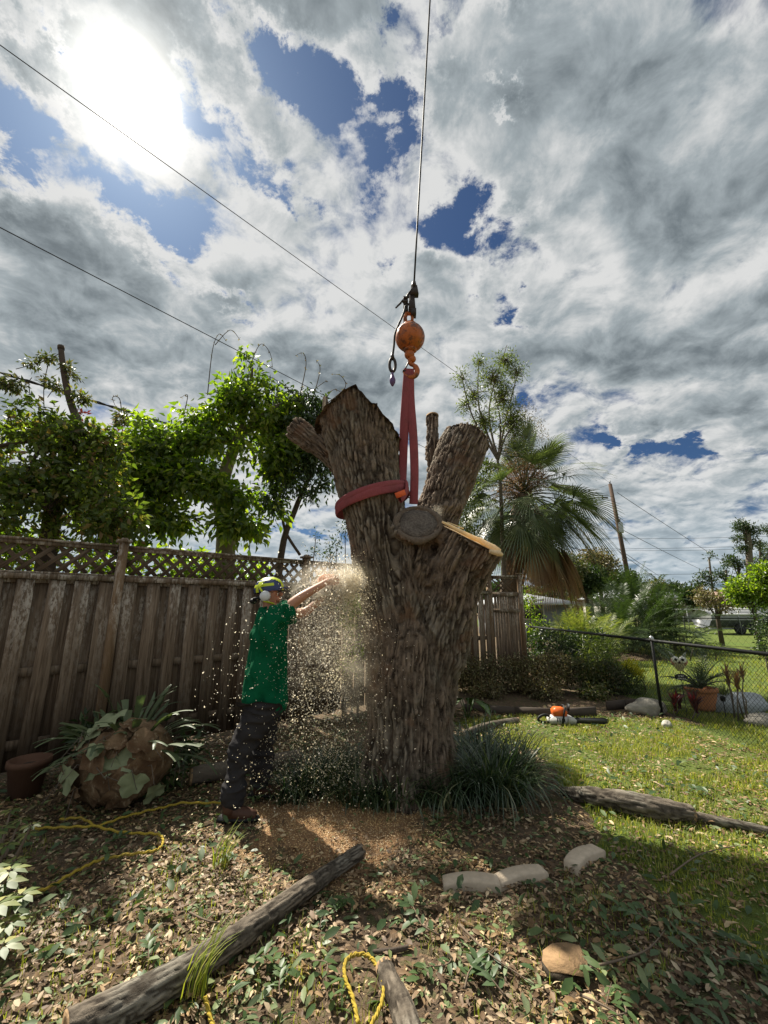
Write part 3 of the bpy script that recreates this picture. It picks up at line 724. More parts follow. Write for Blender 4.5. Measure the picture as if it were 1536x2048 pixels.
# ---- sample points uniformly in a screen-independent way: area weighted, denser near the camera
def scatter(n, x0, x1, y0, y1, near=1.0):
    x = rng.uniform(x0, x1, n); y = y0 + (y1 - y0) * rng.uniform(0, 1, n) ** near
    return x, y
# ---- dead leaf litter
N_L = 165000
x, y = scatter(N_L, -4.4, 4.3, 0.9, 7.2, 1.5)
lw = field_near(x, y); clump = fbm(np.stack([x, y, x * 0], 1) * 1.3, 3, 33); dd = dustf(x, y)
keep = (rng.uniform(0, 1, N_L) < np.where(lw > .5, 0.24 + 0.22 * (clump > .1), 0.80 + clump * 1.2) * (1 - .72 * dd)) & (y > 1.2)
keep &= ~((y > 4.85 + .85 * (x + 3.1) - .05) & (x < 2.3))
x, y = x[keep], y[keep]; n = len(x)
z = ground_h(x, y) + rng.uniform(0.002, 0.028, n)
th = rng.uniform(0, 2 * PI, n); T = np.stack([np.cos(th), np.sin(th), rng.normal(0, .22, n)], 1); Nn = np.stack([rng.normal(0, .38, n), rng.normal(0, .38, n), np.ones(n)], 1)
Ls = .014 + .046 * rng.uniform(0, 1, n) ** 2.0
lit_mat = leafmat('dead_leaf', [(0.0, (0.09, 0.055, 0.032)), (0.35, (0.18, 0.115, 0.065)), (0.60, (0.31, 0.215, 0.13)), (0.74, (0.50, 0.40, 0.27)), (0.80, (0.15, 0.10, 0.06)), (0.84, (0.09, 0.13, 0.045)), (1.0, (0.17, 0.22, 0.10))], 0.12, 0.6, (1.3, 1.2, .7))
tag(leaf_mesh('leaf_litter', np.stack([x, y, z], 1), T, Nn, Ls, Ls * rng.uniform(.34, .5, n), lit_mat, None, 'six', .22, .12), kind='stuff')
# ---- freshly dropped green leaves
N_G = 17000
x, y = scatter(N_G, -4.3, 4.3, 0.9, 7.0, 1.5); clump = fbm(np.stack([x, y, x * 0], 1) * 1.9, 3, 34); lw = field_near(x, y)
keep = (rng.uniform(0, 1, N_G) < np.where(lw > .5, .20, .25 + 1.4 * np.clip(clump, 0, 1))) & ~((y > 4.85 + .85 * (x + 3.1) - .1) & (x < 2.3)) & (dustf(x, y) < .6)
x, y = x[keep], y[keep]; n = len(x); z = ground_h(x, y) + rng.uniform(0.01, 0.05, n)
th = rng.uniform(0, 2 * PI, n); T = np.stack([np.cos(th), np.sin(th), rng.normal(.1, .35, n)], 1); Nn = np.stack([rng.normal(0, .5, n), rng.normal(0, .5, n), np.ones(n)], 1)
Ls = rng.uniform(.03, .095, n)
grn_mat = leafmat('green_leaf', [(0.0, (0.028, 0.055, 0.018)), (0.5, (0.05, 0.09, 0.032)), (0.8, (0.085, 0.125, 0.055)), (1.0, (0.19, 0.23, 0.13))], 0.2, 0.45, (1.3, 1.5, .6), .35)
tag(leaf_mesh('green_leaf_litter', np.stack([x, y, z], 1), T, Nn, Ls, Ls * rng.uniform(.36, .5, n), grn_mat, None, 'six', .15, .1), kind='stuff')
# ---- grass blades
def grass(name, n, x0, x1, y0, y1, h, wd, near=1.0, cond=None, mat=None):
    x, y = scatter(n, x0, x1, y0, y1, near); lw = field_near(x, y); cl = fbm(np.stack([x, y, x * 0], 1) * 2.3, 3, 35)
    k = (lw > .5) & (rng.uniform(0, 1, n) < .55 + 1.2 * cl)
    if cond is not None: k &= cond(x, y)
    x, y, cl = x[k], y[k], cl[k]; m = len(x); th = rng.uniform(0, 2 * PI, m)
    return tag(blade_mesh(name, np.stack([x, y, ground_h(x, y)], 1), np.stack([np.cos(th), np.sin(th), th * 0], 1), rng.uniform(.5, 1.25, m) * h * (1 + .5 * cl), rng.uniform(.7, 1.2, m) * wd, rng.uniform(.3, 1.9, m), mat, None, 2), kind='stuff')
grass_mat = leafmat('lawn_grass', [(0.0, (0.12, 0.165, 0.032)), (0.4, (0.20, 0.245, 0.05)), (0.75, (0.29, 0.31, 0.085)), (0.9, (0.31, 0.29, 0.12)), (1.0, (0.40, 0.35, 0.20))], 0.45, 0.5, (1.5, 1.5, .5), .3)
grass('lawn_grass', 95000, .6, 5.6, 2.0, 7.2, .055, .0065, 1.0, None, grass_mat)
grass('grass', 30000, 4.4, 13, 4.0, 19, .085, .016, 1.2, lambda x, y: ~((x < 4.5) & (y < 3)), grass_mat)
# sparse weeds pushing through the litter in front
x, y = scatter(9000, -3.2, 2.6, 1.3, 3.4, 1.0); cl = fbm(np.stack([x, y, x * 0], 1) * 1.6, 3, 37); k = (cl > .12) & (field_near(x, y) < .5) & (dustf(x, y) < .3); x, y = x[k], y[k]; m = len(x); th = rng.uniform(0, 2 * PI, m)
tag(blade_mesh('weed_grass', np.stack([x, y, ground_h(x, y)], 1), np.stack([np.cos(th), np.sin(th), th * 0], 1), rng.uniform(.03, .085, m), .005, rng.uniform(.3, 1.6, m), grass_mat), kind='stuff')
# ---- wood chips lying on the sawdust
x = rng.normal(dust_c.x, .75, 20000); y = rng.normal(dust_c.y + .1, .6, 20000); k = (rng.uniform(0, 1, 20000) < dustf(x, y) + .15); x, y = x[k], y[k]; m = len(x); th = rng.uniform(0, 2 * PI, m)
chip_mat = leafmat('wood_chip', [(0.0, (0.42, 0.26, 0.13)), (0.5, (0.62, 0.46, 0.27)), (1.0, (0.78, 0.66, 0.46))], 0.25, 0.8, (1.2, 1.1, .9), .1)
tag(leaf_mesh('sawdust', np.stack([x, y, ground_h(x, y) + rng.uniform(.003, .02, m)], 1), np.stack([np.cos(th), np.sin(th), th * 0], 1), np.stack([rng.normal(0, .5, m), rng.normal(0, .5, m), np.ones(m)], 1), rng.uniform(.006, .016, m), .006, chip_mat), kind='stuff')

# ================================================================== LOGS, SLAB, EDGING, ROPES, TWIGS
def lay(pts, z=None, r=None):
    out = []
    for i, (px, py) in enumerate(pts):
        rr = r[i] if hasattr(r, '__len__') else r
        out.append(gp(px, py, rr * .8))
    return out
def log_thing(name, pts, r, label, group=None, bark=bark_log, end=cut_tan, **kw):
    P = lay(pts, r=r); c = P[len(P) // 2].copy(); c.z = 0
    e = empty(name, c, 0, label, 'log', group); rr = list(r) if hasattr(r, '__len__') else [r] * len(P)
    barked_tube('bark', [p - c for p in P], rr, bark, e, **kw)
    for a, b, rad in ((P[0], P[1], rr[0]), (P[-1], P[-2], rr[-1])):
        disc('cut_end', a, (a - b).normalized(), rad * .93, end, e, th=.02, off=.004)
    return e
log_thing('log', [(130, 2075), (300, 1985), (430, 1905), (545, 1826), (625, 1768), (722, 1702)], [.076, .068, .061, .054, .049, .044], 'long slender bark-covered log lying diagonally across the leaf litter in front', nseg=56, step=.008, plate=.022, amp=.0065, seed=1)
log_thing('log', [(768, 1935), (790, 1985), (812, 2040), (830, 2110)], [.040, .046, .052, .056], 'short grey limb poking toward the viewer beside the yellow rope loop', nseg=44, step=.008, plate=.02, amp=.006, seed=2)
log_thing('log', [(1120, 1580), (1180, 1592), (1260, 1606), (1330, 1620), (1385, 1628)], [.030, .075, .085, .080, .060], 'thick dark rough-barked log lying on the sunny lawn', nseg=44, step=.012, plate=.03, amp=.012, seed=3)
log_thing('log', [(1385, 1632), (1450, 1644), (1540, 1662), (1700, 1690)], [.036, .034, .030, .028], 'thin branch stretching right from the dark lawn log', nseg=20, step=.02, plate=.02, amp=.004, seed=4)
log_thing('log', [(380, 1552), (450, 1540), (530, 1525), (600, 1512)], [.085, .085, .08, .07], 'shaded log lying along the foot of the fence behind the man', nseg=32, step=.02, plate=.03, amp=.009, seed=5, bark=bark_far)
log_thing('log', [(925, 1470), (975, 1452), (1035, 1440)], [.05, .05, .04], 'short pale branch on the lawn edge just right of the trunk', nseg=20, step=.02, plate=.03, amp=.006, seed=6)
log_thing('log', [(912, 1506), (938, 1497)], [.055, .05], 'stubby fresh-cut chunk tucked against the right foot of the trunk', nseg=24, step=.02, plate=.03, amp=.004, seed=7, end=cut_fresh)
log_thing('branch', [(735, 1905), (790, 1900), (822, 1893)], [.011, .012, .010], 'short dark stick lying just above the yellow rope loop', nseg=12, step=.02, plate=.02, amp=.003, seed=8, bark=bark_dark)
# sawn slab
sc_ = gp(1132, 1926, .03); e = empty('wood_slab', (sc_.x, sc_.y, 0), .35, 'flat pale sawn slab of wood lying on the leaves', 'wood slab')
m = MB(); pol = [(-.125, -.02), (-.12, .05), (-.07, .105), (.01, .12), (.09, .10), (.145, .05), (.125, -.03), (.075, -.10), (.03, -.125), (-.02, -.085), (-.07, -.06)]
pol = [(a * .82 * (1 + R.uniform(-.05, .05)), b * .80 * (1 + R.uniform(-.05, .05))) for a, b in pol]
rt = Matrix.Rotation(.05, 3, 'X') @ Matrix.Rotation(-.04, 3, 'Y')
m.prism(pol, -.02, .038, lambda p: rt @ p); m.build('bark_edge', bark_log, e)
m = MB(); m.prism([(a * .975, b * .975) for a, b in pol], .037, .041, lambda p: rt @ p); m.build('sawn_face', plain('rough_sawn_slab', (.30, .19, .10), .95, var=.45, scale=34, bump=.8, bd=.008), e)
# scalloped edging pavers
pav = plain('concrete_paver', (0.50, 0.41, 0.31), 0.9, var=.35, scale=22, bump=.5, bd=.006)
for i, ((px, py), a, lab) in enumerate([((942, 1762), -.05, 'curved tan edging block, left one of the pair in front of the trunk'), ((1040, 1750), .28, 'curved tan edging block beside its left neighbour, dusted with sawdust'), ((1168, 1712), .62, 'sunlit tan edging block at the corner of the lawn')]):
    p = gp(px, py, .02); e = empty('edging_block', (p.x, p.y, -.028), a, lab, 'paver', 'scalloped edging blocks')
    V = []; F = []; K = 12
    for k in range(K + 1):
        q = -1 + 2 * k / K; yo, yi = .045 + .035 * (1 - q * q), -.055 + .03 * (1 - q * q); wo = .004
        V += [(q * .165, yi, 0), (q * .165, yi, .05), (q * .163, yi + .006, .058), (q * .163, yo - .006, .058), (q * .165, yo, .05), (q * .165, yo, 0)]
    for k in range(K):
        for j in range(5): F.append((k * 6 + j, k * 6 + j + 1, (k + 1) * 6 + j + 1, (k + 1) * 6 + j))
    F += [(5, 4, 3, 2, 1, 0), tuple(K * 6 + j for j in range(6))]
    m = MB(); m.add(V, F); o = m.build('block', pav, e); o.rotation_euler = (R.uniform(-.06, .06), R.uniform(-.06, .06), 0)
# ropes
def rope_f(t):
    o = t.tc('Object'); n = t.noise(o, 60, 4, .6); n2 = t.noise(o, 4, 3, .5)
    c = t.mix(n, (0.26, 0.18, 0.02), (0.48, 0.36, 0.06)); c = t.mix(t.mapr(n2, .5, .7, 0, .5), c, (0.22, 0.16, 0.05)); return pbr(t, c, .85, t.bump(n, .4, .003), 0, .15)
rope_mat = material('yellow_rope', rope_f)
def rope(name, pts, r, label, lift=.012, cat='rope'):
    P = spline([gp(px, py, 0) for px, py, *_ in pts], 14); hs = spline([Vector((q[2] if len(q) > 2 else .03, 0, 0)) for q in pts], 14)
    P = [Vector((p.x, p.y, float(gz_at(p.x, p.y)[0]) + h.x + lift + .004 * math.sin(i))) for i, (p, h) in enumerate(zip(P, hs))]
    # three laid strands
    k = 6; m_len = [0]
    for i in range(1, len(P)): m_len.append(m_len[-1] + (P[i] - P[i - 1]).length)
    tot = m_len[-1]; ns = int(tot / (r * 1.1)); s = np.linspace(0, tot, ns); A = np.stack([np.interp(s, m_len, [p[c] for p in P]) for c in range(3)], 1)
    T = unit(np.gradient(A, axis=0)); up = np.array([0, 0, 1.0]); S1 = unit(np.cross(T, up)); S2 = np.cross(S1, T); m = MB()
    for st in range(3):
        ph = s / (r * 5.2) * 2 * PI / 1.6 + st * 2 * PI / 3
        Q = A + S1 * (np.cos(ph) * r * .5)[:, None] + S2 * (np.sin(ph) * r * .5)[:, None]
        m.tube([Vector(q) for q in Q], r * .58, k)
    return tag(m.build(name, rope_mat, None, smooth=True), label, cat)
rope('rope', [(716, 2075), (705, 2020), (690, 1978), (690, 1945), (708, 1928), (735, 1930), (755, 1955), (767, 1990), (762, 2030), (740, 2080)], .0085, 'bright yellow rope bent into an open loop on the leaves in front')
rope('rope', [(408, 2022, .05), (418, 2045), (430, 2090)], .0085, 'yellow rope end poking up at the bottom edge of the view')
rope('rope', [(62, 1665), (120, 1664), (190, 1660), (250, 1640), (310, 1625), (360, 1613), (430, 1612), (470, 1606)], .0085, 'long yellow rope running past the uprooted root ball toward the man')
rope('rope', [(118, 1648), (160, 1646), (200, 1664), (262, 1674), (312, 1676), (325, 1686), (318, 1705), (290, 1714), (235, 1722), (190, 1732), (150, 1752), (95, 1785), (50, 1805)], .0085, 'shaded yellow rope doubling back in a hairpin on the dark leaf litter')
# fallen leafy sprigs
twig = plain('twig', (0.16, 0.12, 0.085), .9)
def make_sprig(seed, dead=False):
    r0 = random.Random(seed); e = empty('leafy_sprig'); ln = r0.uniform(.14, .26)
    pts = spline([(0, 0, .015), (ln * .35, r0.uniform(-.03, .03), .04), (ln * .7, r0.uniform(-.05, .05), .045), (ln, r0.uniform(-.07, .07), .03)], 4)
    m = MB(); m.tube(pts, list(np.linspace(.0045, .0015, len(pts))), 5); m.build('twig', twig, e)
    k = r0.randint(9, 13)
    for i in range(k):
        f = i / k * .8 + .2; b = pts[min(int(f * (len(pts) - 1)), len(pts) - 1)]; a = (1 if i % 2 else -1) * r0.uniform(.5, 1.2)
        t = Vector((math.cos(a), math.sin(a), r0.uniform(-.2, .5))).normalized(); nn = Vector((r0.uniform(-.4, .4), r0.uniform(-.4, .4), 1)); l_ = r0.uniform(.045, .08)
        leaf_mesh('leaf', np.array([b]), np.array([t]), np.array([nn]), l_, l_ * .44, lit_mat if dead else grn_mat, e, 'six', .2, .12)
    return e
SPR = [make_sprig(s) for s in (1, 2, 3)]
spots = [(560, 1800, .2), (640, 1860, 1.2), (300, 1930, 2.2), (480, 1960, .4), (330, 2010, 2.9), (930, 1990, 1.0), (1010, 2000, 2.0), (880, 1880, 2.6), (700, 1800, 4.0), (1210, 1980, 5.0), (1240, 2010, 4.2), (200, 1700, .9), (480, 1715, 3.6), (620, 1930, 5.5),
         (1430, 1600, 2.3), (1340, 1500, 1.5), (905, 1925, 3.9), (560, 2000, 1.8), (1300, 1850, 2.7), (820, 1810, 1.1), (1440, 1930, 5.9)]
for i, (px, py, a) in enumerate(spots):
    o = SPR[i] if i < 3 else copy_tree(SPR[i % 3]); p = gp(px, py); o.location = (p.x, p.y, float(gz_at(p.x, p.y)[0]) + .012); o.rotation_euler = (R.uniform(-.1, .1), R.uniform(-.08, .05), a)
    s_ = R.uniform(.6, 1.0); o.scale = (s_, s_, s_); tag(o, 'small broken sprig of green leaves lying on the ground', 'sprig', 'broken green sprigs scattered over the ground')
# long bare twigs
for px, py, qx, qy, lab in ((920, 1850, 1070, 1970, 'long thin green-leaved twig crossing the litter left of the slab'), (1160, 1990, 1280, 2060, 'thin bare twig on the dark litter below the slab'), (380, 1825, 470, 1850, 'thin bare twig on the litter above the diagonal log'), (1340, 1750, 1480, 1690, 'thin straw-coloured twig on the sunlit grass'), (1180, 1935, 1330, 1860, 'slender twig in the trunk shadow right of the slab')):
    a, b = gp(px, py, .03), gp(qx, qy, .02); m = MB(); mid = (a + b) / 2 + Vector((R.uniform(-.05, .05), R.uniform(-.05, .05), .015)); pts = spline([a, mid, b], 6)
    m.tube(pts, list(np.linspace(.006, .002, len(pts))), 6); d = (b - a).normalized(); m.tube([mid, mid + Vector((-d.y, d.x, .1)) * .12], [.003, .001], 5); tag(m.build('twig', twig), lab, 'twig')

# ================================================================== TIMBER FENCE
def wood_f(lo, hi, stain):
    def f(t):
        o = t.tc('Object'); oi = t.new('ShaderNodeObjectInfo'); r = oi.outputs['Random']
        p = t.v('ADD', o, t.comb(t.m('MULTIPLY', r, 37.0), t.m('MULTIPLY', r, 11.0), t.m('MULTIPLY', r, 23.0)))
        gr = t.noise(t.mapping(p, (55, 55, 2.2)), 1.0, 6, 0.65, 0.6); bl = t.noise(t.mapping(p, (9, 9, 1.1)), 1.0, 5, 0.6); fl = t.noise(t.mapping(p, (42, 42, 14)), 1.0, 4, 0.75)
        c = t.mix(t.mapr(gr, .3, .7), lo, hi); c = t.mix(t.m('MULTIPLY', r, .35), c, stain)
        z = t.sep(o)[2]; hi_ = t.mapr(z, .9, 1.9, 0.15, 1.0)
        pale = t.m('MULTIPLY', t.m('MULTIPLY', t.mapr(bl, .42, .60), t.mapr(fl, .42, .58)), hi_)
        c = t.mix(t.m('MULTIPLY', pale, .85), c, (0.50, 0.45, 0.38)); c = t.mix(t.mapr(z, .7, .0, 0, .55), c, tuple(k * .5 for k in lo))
        return pbr(t, c, .93, t.bump(gr, .55, .006), 0, .12)
    return f
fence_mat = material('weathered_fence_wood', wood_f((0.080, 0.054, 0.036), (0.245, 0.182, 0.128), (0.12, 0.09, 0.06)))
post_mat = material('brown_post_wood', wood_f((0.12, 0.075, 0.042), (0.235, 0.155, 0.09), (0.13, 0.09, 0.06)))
FO = Vector((-3.08, 4.865, 0)); FA = math.atan(.85); FD = Vector((math.cos(FA), math.sin(FA), 0)); FN = Vector((math.sin(FA), -math.cos(FA), 0))
def fence_s(px, py=1200):   # distance along the fence seen at pixel column
    d = ray(px, py); den = d.x * FD.y - d.y * FD.x; return (FO.x * d.y - FO.y * d.x) / (-(FD.x * d.y - FD.y * d.x)) if True else 0
fence = empty('wood_fence', FO, FA, 'tall weathered board fence with a lattice top behind the man', 'fence')
BT = 1.92; TOP = 2.315
def boxmesh(name, size, mat, bev=.004, wob=0.0):
    x, y, z = size; m = MB(); b = bev
    pl = [(-x / 2 + b, -y / 2), (x / 2 - b, -y / 2), (x / 2, -y / 2 + b), (x / 2, y / 2 - b), (x / 2 - b, y / 2), (-x / 2 + b, y / 2), (-x / 2, y / 2 - b), (-x / 2, -y / 2 + b)]
    m.prism(pl, 0, z); o = m.build(name, mat); me = o.data; bpy.data.objects.remove(o); return me
bk_ = boxmesh('board', (.172, .019, BT - .10), fence_mat); bm_ = boxmesh('board', (.142, .019, BT - .10), fence_mat); bw = boxmesh('board', (.128, .019, BT - .10), fence_mat)
def inst(name, me, parent, loc, rot=(0, 0, 0)):
    o = bpy.data.objects.new(name, me); C.objects.link(o); o.parent = parent; o.location = loc; o.rotation_euler = rot; return o
S0_, S1_ = -3.4, 7.15
posts = [-2.46, 0.0, 2.44, 4.88, 7.15]
# front boards (camera side, local -y) and back boards offset half a pitch
s = S0_; i = 0
while s < S1_:
    near_post = min(abs(s - p) for p in posts)
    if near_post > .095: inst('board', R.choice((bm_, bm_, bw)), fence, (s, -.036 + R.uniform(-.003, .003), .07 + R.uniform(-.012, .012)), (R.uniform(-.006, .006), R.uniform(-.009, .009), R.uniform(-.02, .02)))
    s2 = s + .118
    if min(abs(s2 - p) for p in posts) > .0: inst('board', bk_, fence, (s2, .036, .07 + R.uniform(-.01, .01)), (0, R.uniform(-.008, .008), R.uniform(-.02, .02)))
    s += .236; i += 1
for a, b in zip([S0_] + posts[1:], posts[1:] + [S1_]):
    if b - a < .1: continue
for a, b in zip([S0_, -2.46, 0, 2.44, 4.88], [-2.46, 0, 2.44, 4.88, 7.15]):
    a_, b_ = a + .05, b - .05
    for z_, h_ in ((.26, .085), (.93, .085), (BT - .065, .09)):
        m = MB(); m.box(((a_ + b_) / 2, 0, z_ + h_ / 2), (b_ - a_, .038, h_)); m.build('rail', fence_mat, fence)
    m = MB(); m.box(((a_ + b_) / 2, -.055, BT + .0), (b_ - a_, .035, .055)); m.build('trim_rail', fence_mat, fence)
    m = MB(); m.box(((a_ + b_) / 2, 0, BT + .028 + .012), (b_ - a_, .10, .022)); m.build('lattice_sill', fence_mat, fence)
    m = MB(); m.box(((a_ + b_) / 2, 0, TOP - .045), (b_ - a_, .07, .038)); m.build('top_rail', fence_mat, fence)
    m = MB(); m.box(((a_ + b_) / 2, 0, TOP - .013), (b_ - a_ + .02, .12, .024)); m.build('cap_rail', fence_mat, fence)
    # diagonal lattice
    zb, zt = BT + .052, TOP - .066; H_ = zt - zb; sl_ = math.hypot(H_, H_)
    lat = boxmesh('lattice_slat', (.044, .007, sl_), fence_mat, .001)
    x_ = a_ - H_ + .02
    while x_ < b_:
        for dirn in (1, -1):
            x0_, x1_ = (x_, x_ + H_) if dirn > 0 else (x_ + H_, x_); t0, t1 = 0.0, 1.0
            # clip to the bay
            lo, hi = a_, b_
            dxs = x1_ - x0_
            ta, tb_ = (lo - x0_) / dxs, (hi - x0_) / dxs
            t0 = max(0, min(ta, tb_)); t1 = min(1, max(ta, tb_))
            if t1 - t0 < .08: continue
            o = inst('lattice_slat', lat, fence, (x0_ + dxs * t0, -.005 if dirn > 0 else .005, zb + H_ * t0), (0, dirn * PI / 4, 0)); o.scale = (1, 1, t1 - t0)
        x_ += .16
for p in posts:
    e = empty('post'); e.parent = fence; e.location = (p, 0, 0)
    m = MB(); m.box((0, -.035 if p != 7.15 else 0, (TOP + .03) / 2), (.095, .095, TOP + .03)); m.build('post_timber', post_mat, e)
    m = MB(); m.box((0, -.035 if p != 7.15 else 0, TOP + .045), (.15, .15, .028)); m.box((0, -.035 if p != 7.15 else 0, TOP + .072), (.10, .10, .03), taper=.5); m.build('post_cap', fence_mat, e)
# return panel facing the camera at the far corner
c0 = FO + FD * 7.23; 
pc = at(1046, 1200, c0.y - .05); gw = (Vector((pc.x, pc.y, 0)) - Vector((c0.x, c0.y, 0))).length; ga = math.atan2(pc.y - c0.y, pc.x - c0.x)
gate = empty('fence_panel', (c0.x, c0.y, 0), ga, 'narrow dark board panel with lattice top and end post, right of the trunk', 'fence')
k = 9; bwid = (gw - .14) / k; pm = boxmesh('board', (bwid - .006, .019, BT - .12), fence_mat)
for j in range(k): inst('board', pm, gate, (.04 + bwid * (j + .5), R.uniform(-.006, .006), .08))
for z_ in (.3, 1.5, BT - .07):
    m = MB(); m.box(((gw - .1) / 2, -.03, z_ + .04), (gw - .12, .035, .08)); m.build('rail', fence_mat, gate)
for z_, nm, d_ in ((BT + .01, 'trim_rail', .06), (TOP - .06, 'top_rail', .06), (TOP - .02, 'cap_rail', .12)):
    m = MB(); m.box(((gw - .1) / 2, 0, z_), (gw - .12, d_, .035)); m.build(nm, fence_mat, gate)
zb, zt = BT + .03, TOP - .08; H_ = zt - zb; lat = boxmesh('lattice_slat', (.034, .007, math.hypot(H_, H_)), fence_mat, .001); x_ = .02
while x_ + H_ < gw - .08:
    inst('lattice_slat', lat, gate, (x_, -.004, zb), (0, PI / 4, 0)); inst('lattice_slat', lat, gate, (x_ + H_, .004, zb), (0, -PI / 4, 0)); x_ += .105
m = MB(); m.box((gw - .05, 0, (TOP + .02) / 2), (.095, .095, TOP + .02)); m.box((gw - .05, 0, TOP + .035), (.14, .14, .03)); m.build('post', post_mat, gate)

# ================================================================== CHAIN-LINK FENCE
blk = plain('black_vinyl', (0.010, 0.011, 0.012), .6, .0, .2, 30)
def chainlink(name, A, B, h, label, mat, pitch=.075, posts_at=(), wire=.0022, mesh=True, rail_r=.024, post_r=.022):
    A = Vector(A); B = Vector(B); d = B - A; ln = d.length; e = empty(name, A, math.atan2(d.y, d.x), label, 'fence')
    m = MB(); m.tube([(0, 0, h), (ln, 0, h)], rail_r, 10); m.build('top_rail', mat, e)
    for s_ in posts_at:
        p = empty('post'); p.parent = e; p.location = (s_, 0, 0)
        m = MB(); m.tube([(0, 0, 0), (0, 0, h + .03)], post_r, 10); m.build('post_tube', mat, p)
        m = MB(); m.lathe([(.03, h + .01), (.034, h + .04), (.022, h + .065), (.001, h + .075)], n=12); m.build('post_cap', plain('bare_steel_cap', (.5, .5, .5), .3, .7), p)
    if mesh:
        n = int(ln / pitch); k = int(h / (pitch)); V = []; F = []
        m = MB(); rr = wire
        for i in range(n):
            for s_ in (0,):
                x0_ = i * pitch; P = []
                for j in range(k * 2 + 1): P.append(Vector((x0_ + (pitch * .5 if j % 2 else 0) * 1.0, .002 * (1 if j % 2 else -1), .02 + j * (h - .04) / (k * 2))))
                m.tube(P, rr, 3, cap=False)
                P = [Vector((x0_ - (p.x - x0_), -p.y, p.z)) for p in P]; m.tube(P, rr, 3, cap=False)
        o = m.build('chain_mesh', mat, e); o['kind'] = 'stuff'
    return e
CL0 = at(1548, 1311, 4.75); CL0 = Vector((CL0.x, 4.55, 0)); CPp = gp(1333, 1432)
CL0 = Vector((4.36, 4.2, 0)); CL1 = Vector((4.10, 12.4, 0)); lnc = (CL1 - CL0).length
chainlink('chain_link_fence', CL0, CL1, 1.09, 'low black chain-link fence along the right side of the lawn', blk, .06, posts_at=(0, 2.72, lnc))
gal = plain('galvanised_wire', (.30, .31, .31), .5, .4)
chainlink('chain_link_fence', (10.5, 19.5, 0), (22, 18.0, 0), 1.15, 'thin distant wire fence crossing the far green lawn', blk, .3, posts_at=(0, 2.9, 5.8, 8.7, 11.5), wire=.004)
chainlink('chain_link_fence', (16, 27, 0), (40, 25, 0), 1.5, 'pale galvanised wire fence in front of the grey covered boat', gal, .4, posts_at=(0, 3, 6, 9, 12, 15, 18), wire=.005)

# ================================================================== TREES AND SHRUBS
def lobes_px(lst): return [(at(px, py, Y), m_of(r, at(px, py, Y)), asp) for px, py, Y, r, asp in lst]
DENS = 4.2
def crown(name, lobes, parent, mat, dens, per, L, Wr=.5, spread=.22, shape='rhomb', droop=.15, upb=.5, down=0.0, clumpy=.5, off=Vector((0, 0, 0)), seed=0, fold=.25):
    """leaf clusters through every lobe, thinned by noise so that gaps stay open"""
    CP = []
    for c, r, asp in lobes:
        n = max(3, int(dens * DENS * (r ** 2) * 4))
        d = rdir(n); rad = rng.uniform(.15, 1, n) ** .45
        P = np.array(c) + d * (rad * r)[:, None] * np.array([1, 1, asp]); CP.append(P)
    CP = np.concatenate(CP); k = fbm(CP * 2.6 + seed, 3, 101 + seed) > (-.30 + .5 * (clumpy - .5)) ; CP = CP[k]
    n = len(CP); m = rng.integers(max(2, per - 5), per + 5, n); ci = np.repeat(np.arange(n), m); M = len(ci)
    D_ = rdir(M, 0.0); P = CP[ci] + D_ * (rng.uniform(.1, 1, M) * spread)[:, None]
    T = unit(D_ * 1.0 + rng.normal(0, .4, (M, 3)) + np.array([0, 0, -down])); Nn = unit(rng.normal(0, .55, (M, 3)) + np.array([0, 0, upb]))
    Ls = rng.uniform(.6, 1.2, M) * L
    o = leaf_mesh(name, P - np.array(off), T, Nn, Ls, Ls * Wr, mat, parent, shape, fold, droop); return o, CP
def branches(parent, name, start, r0, targets, mat, off, sag=.1, n=7):
    """a limb from start to every target, thinning out"""
    for i, t in enumerate(targets):
        m = MB(); s = Vector(start); t = Vector(t); mid = s.lerp(t, .5) + Vector((R.uniform(-.15, .15), R.uniform(-.15, .15), R.uniform(0, sag))) * (t - s).length
        pts = spline([s, mid, t], 5); m.tube([p - off for p in pts], list(np.linspace(r0, r0 * .22, len(pts))), n)
        m.build(name, mat, parent)
def twigs(CPs, origin_pts, parent, mat, off, frac=.25, r=.006):
    m = MB(); O = np.array([tuple(p) for p in origin_pts])
    for c in CPs:
        if R.random() > frac: continue
        j = np.argmin(((O - c) ** 2).sum(1)); a = Vector(O[j]); b = Vector(c); 
        m.tube([a - off, (a + b) / 2 + Vector((0, 0, .05)) - off, b - off], [r * 1.6, r, r * .5], 4, cap=False)
    if m.v: m.build('twigs', mat, parent)['kind'] = 'stuff'

broad = leafmat('broad_green_leaf', [(0.0, (0.05, 0.085, 0.02)), (0.5, (0.10, 0.145, 0.03)), (0.85, (0.18, 0.22, 0.045)), (1.0, (0.26, 0.28, 0.08))], 0.52, 0.35, (1.9, 2.3, .4), .45)
dull = leafmat('dull_olive_leaf', [(0.0, (0.035, 0.05, 0.018)), (0.5, (0.07, 0.09, 0.035)), (0.8, (0.12, 0.12, 0.06)), (1.0, (0.17, 0.12, 0.07))], 0.30, 0.45, (1.5, 1.7, .6), .4)
small = leafmat('slender_leaf', [(0.0, (0.04, 0.065, 0.02)), (0.6, (0.09, 0.12, 0.035)), (1.0, (0.18, 0.20, 0.08))], 0.35, 0.4, (1.6, 1.8, .5), .4)
darkg = leafmat('dark_evergreen_leaf', [(0.0, (0.018, 0.035, 0.014)), (0.6, (0.035, 0.06, 0.022)), (1.0, (0.07, 0.10, 0.04))], 0.25, 0.4, (1.5, 1.8, .6), .4)
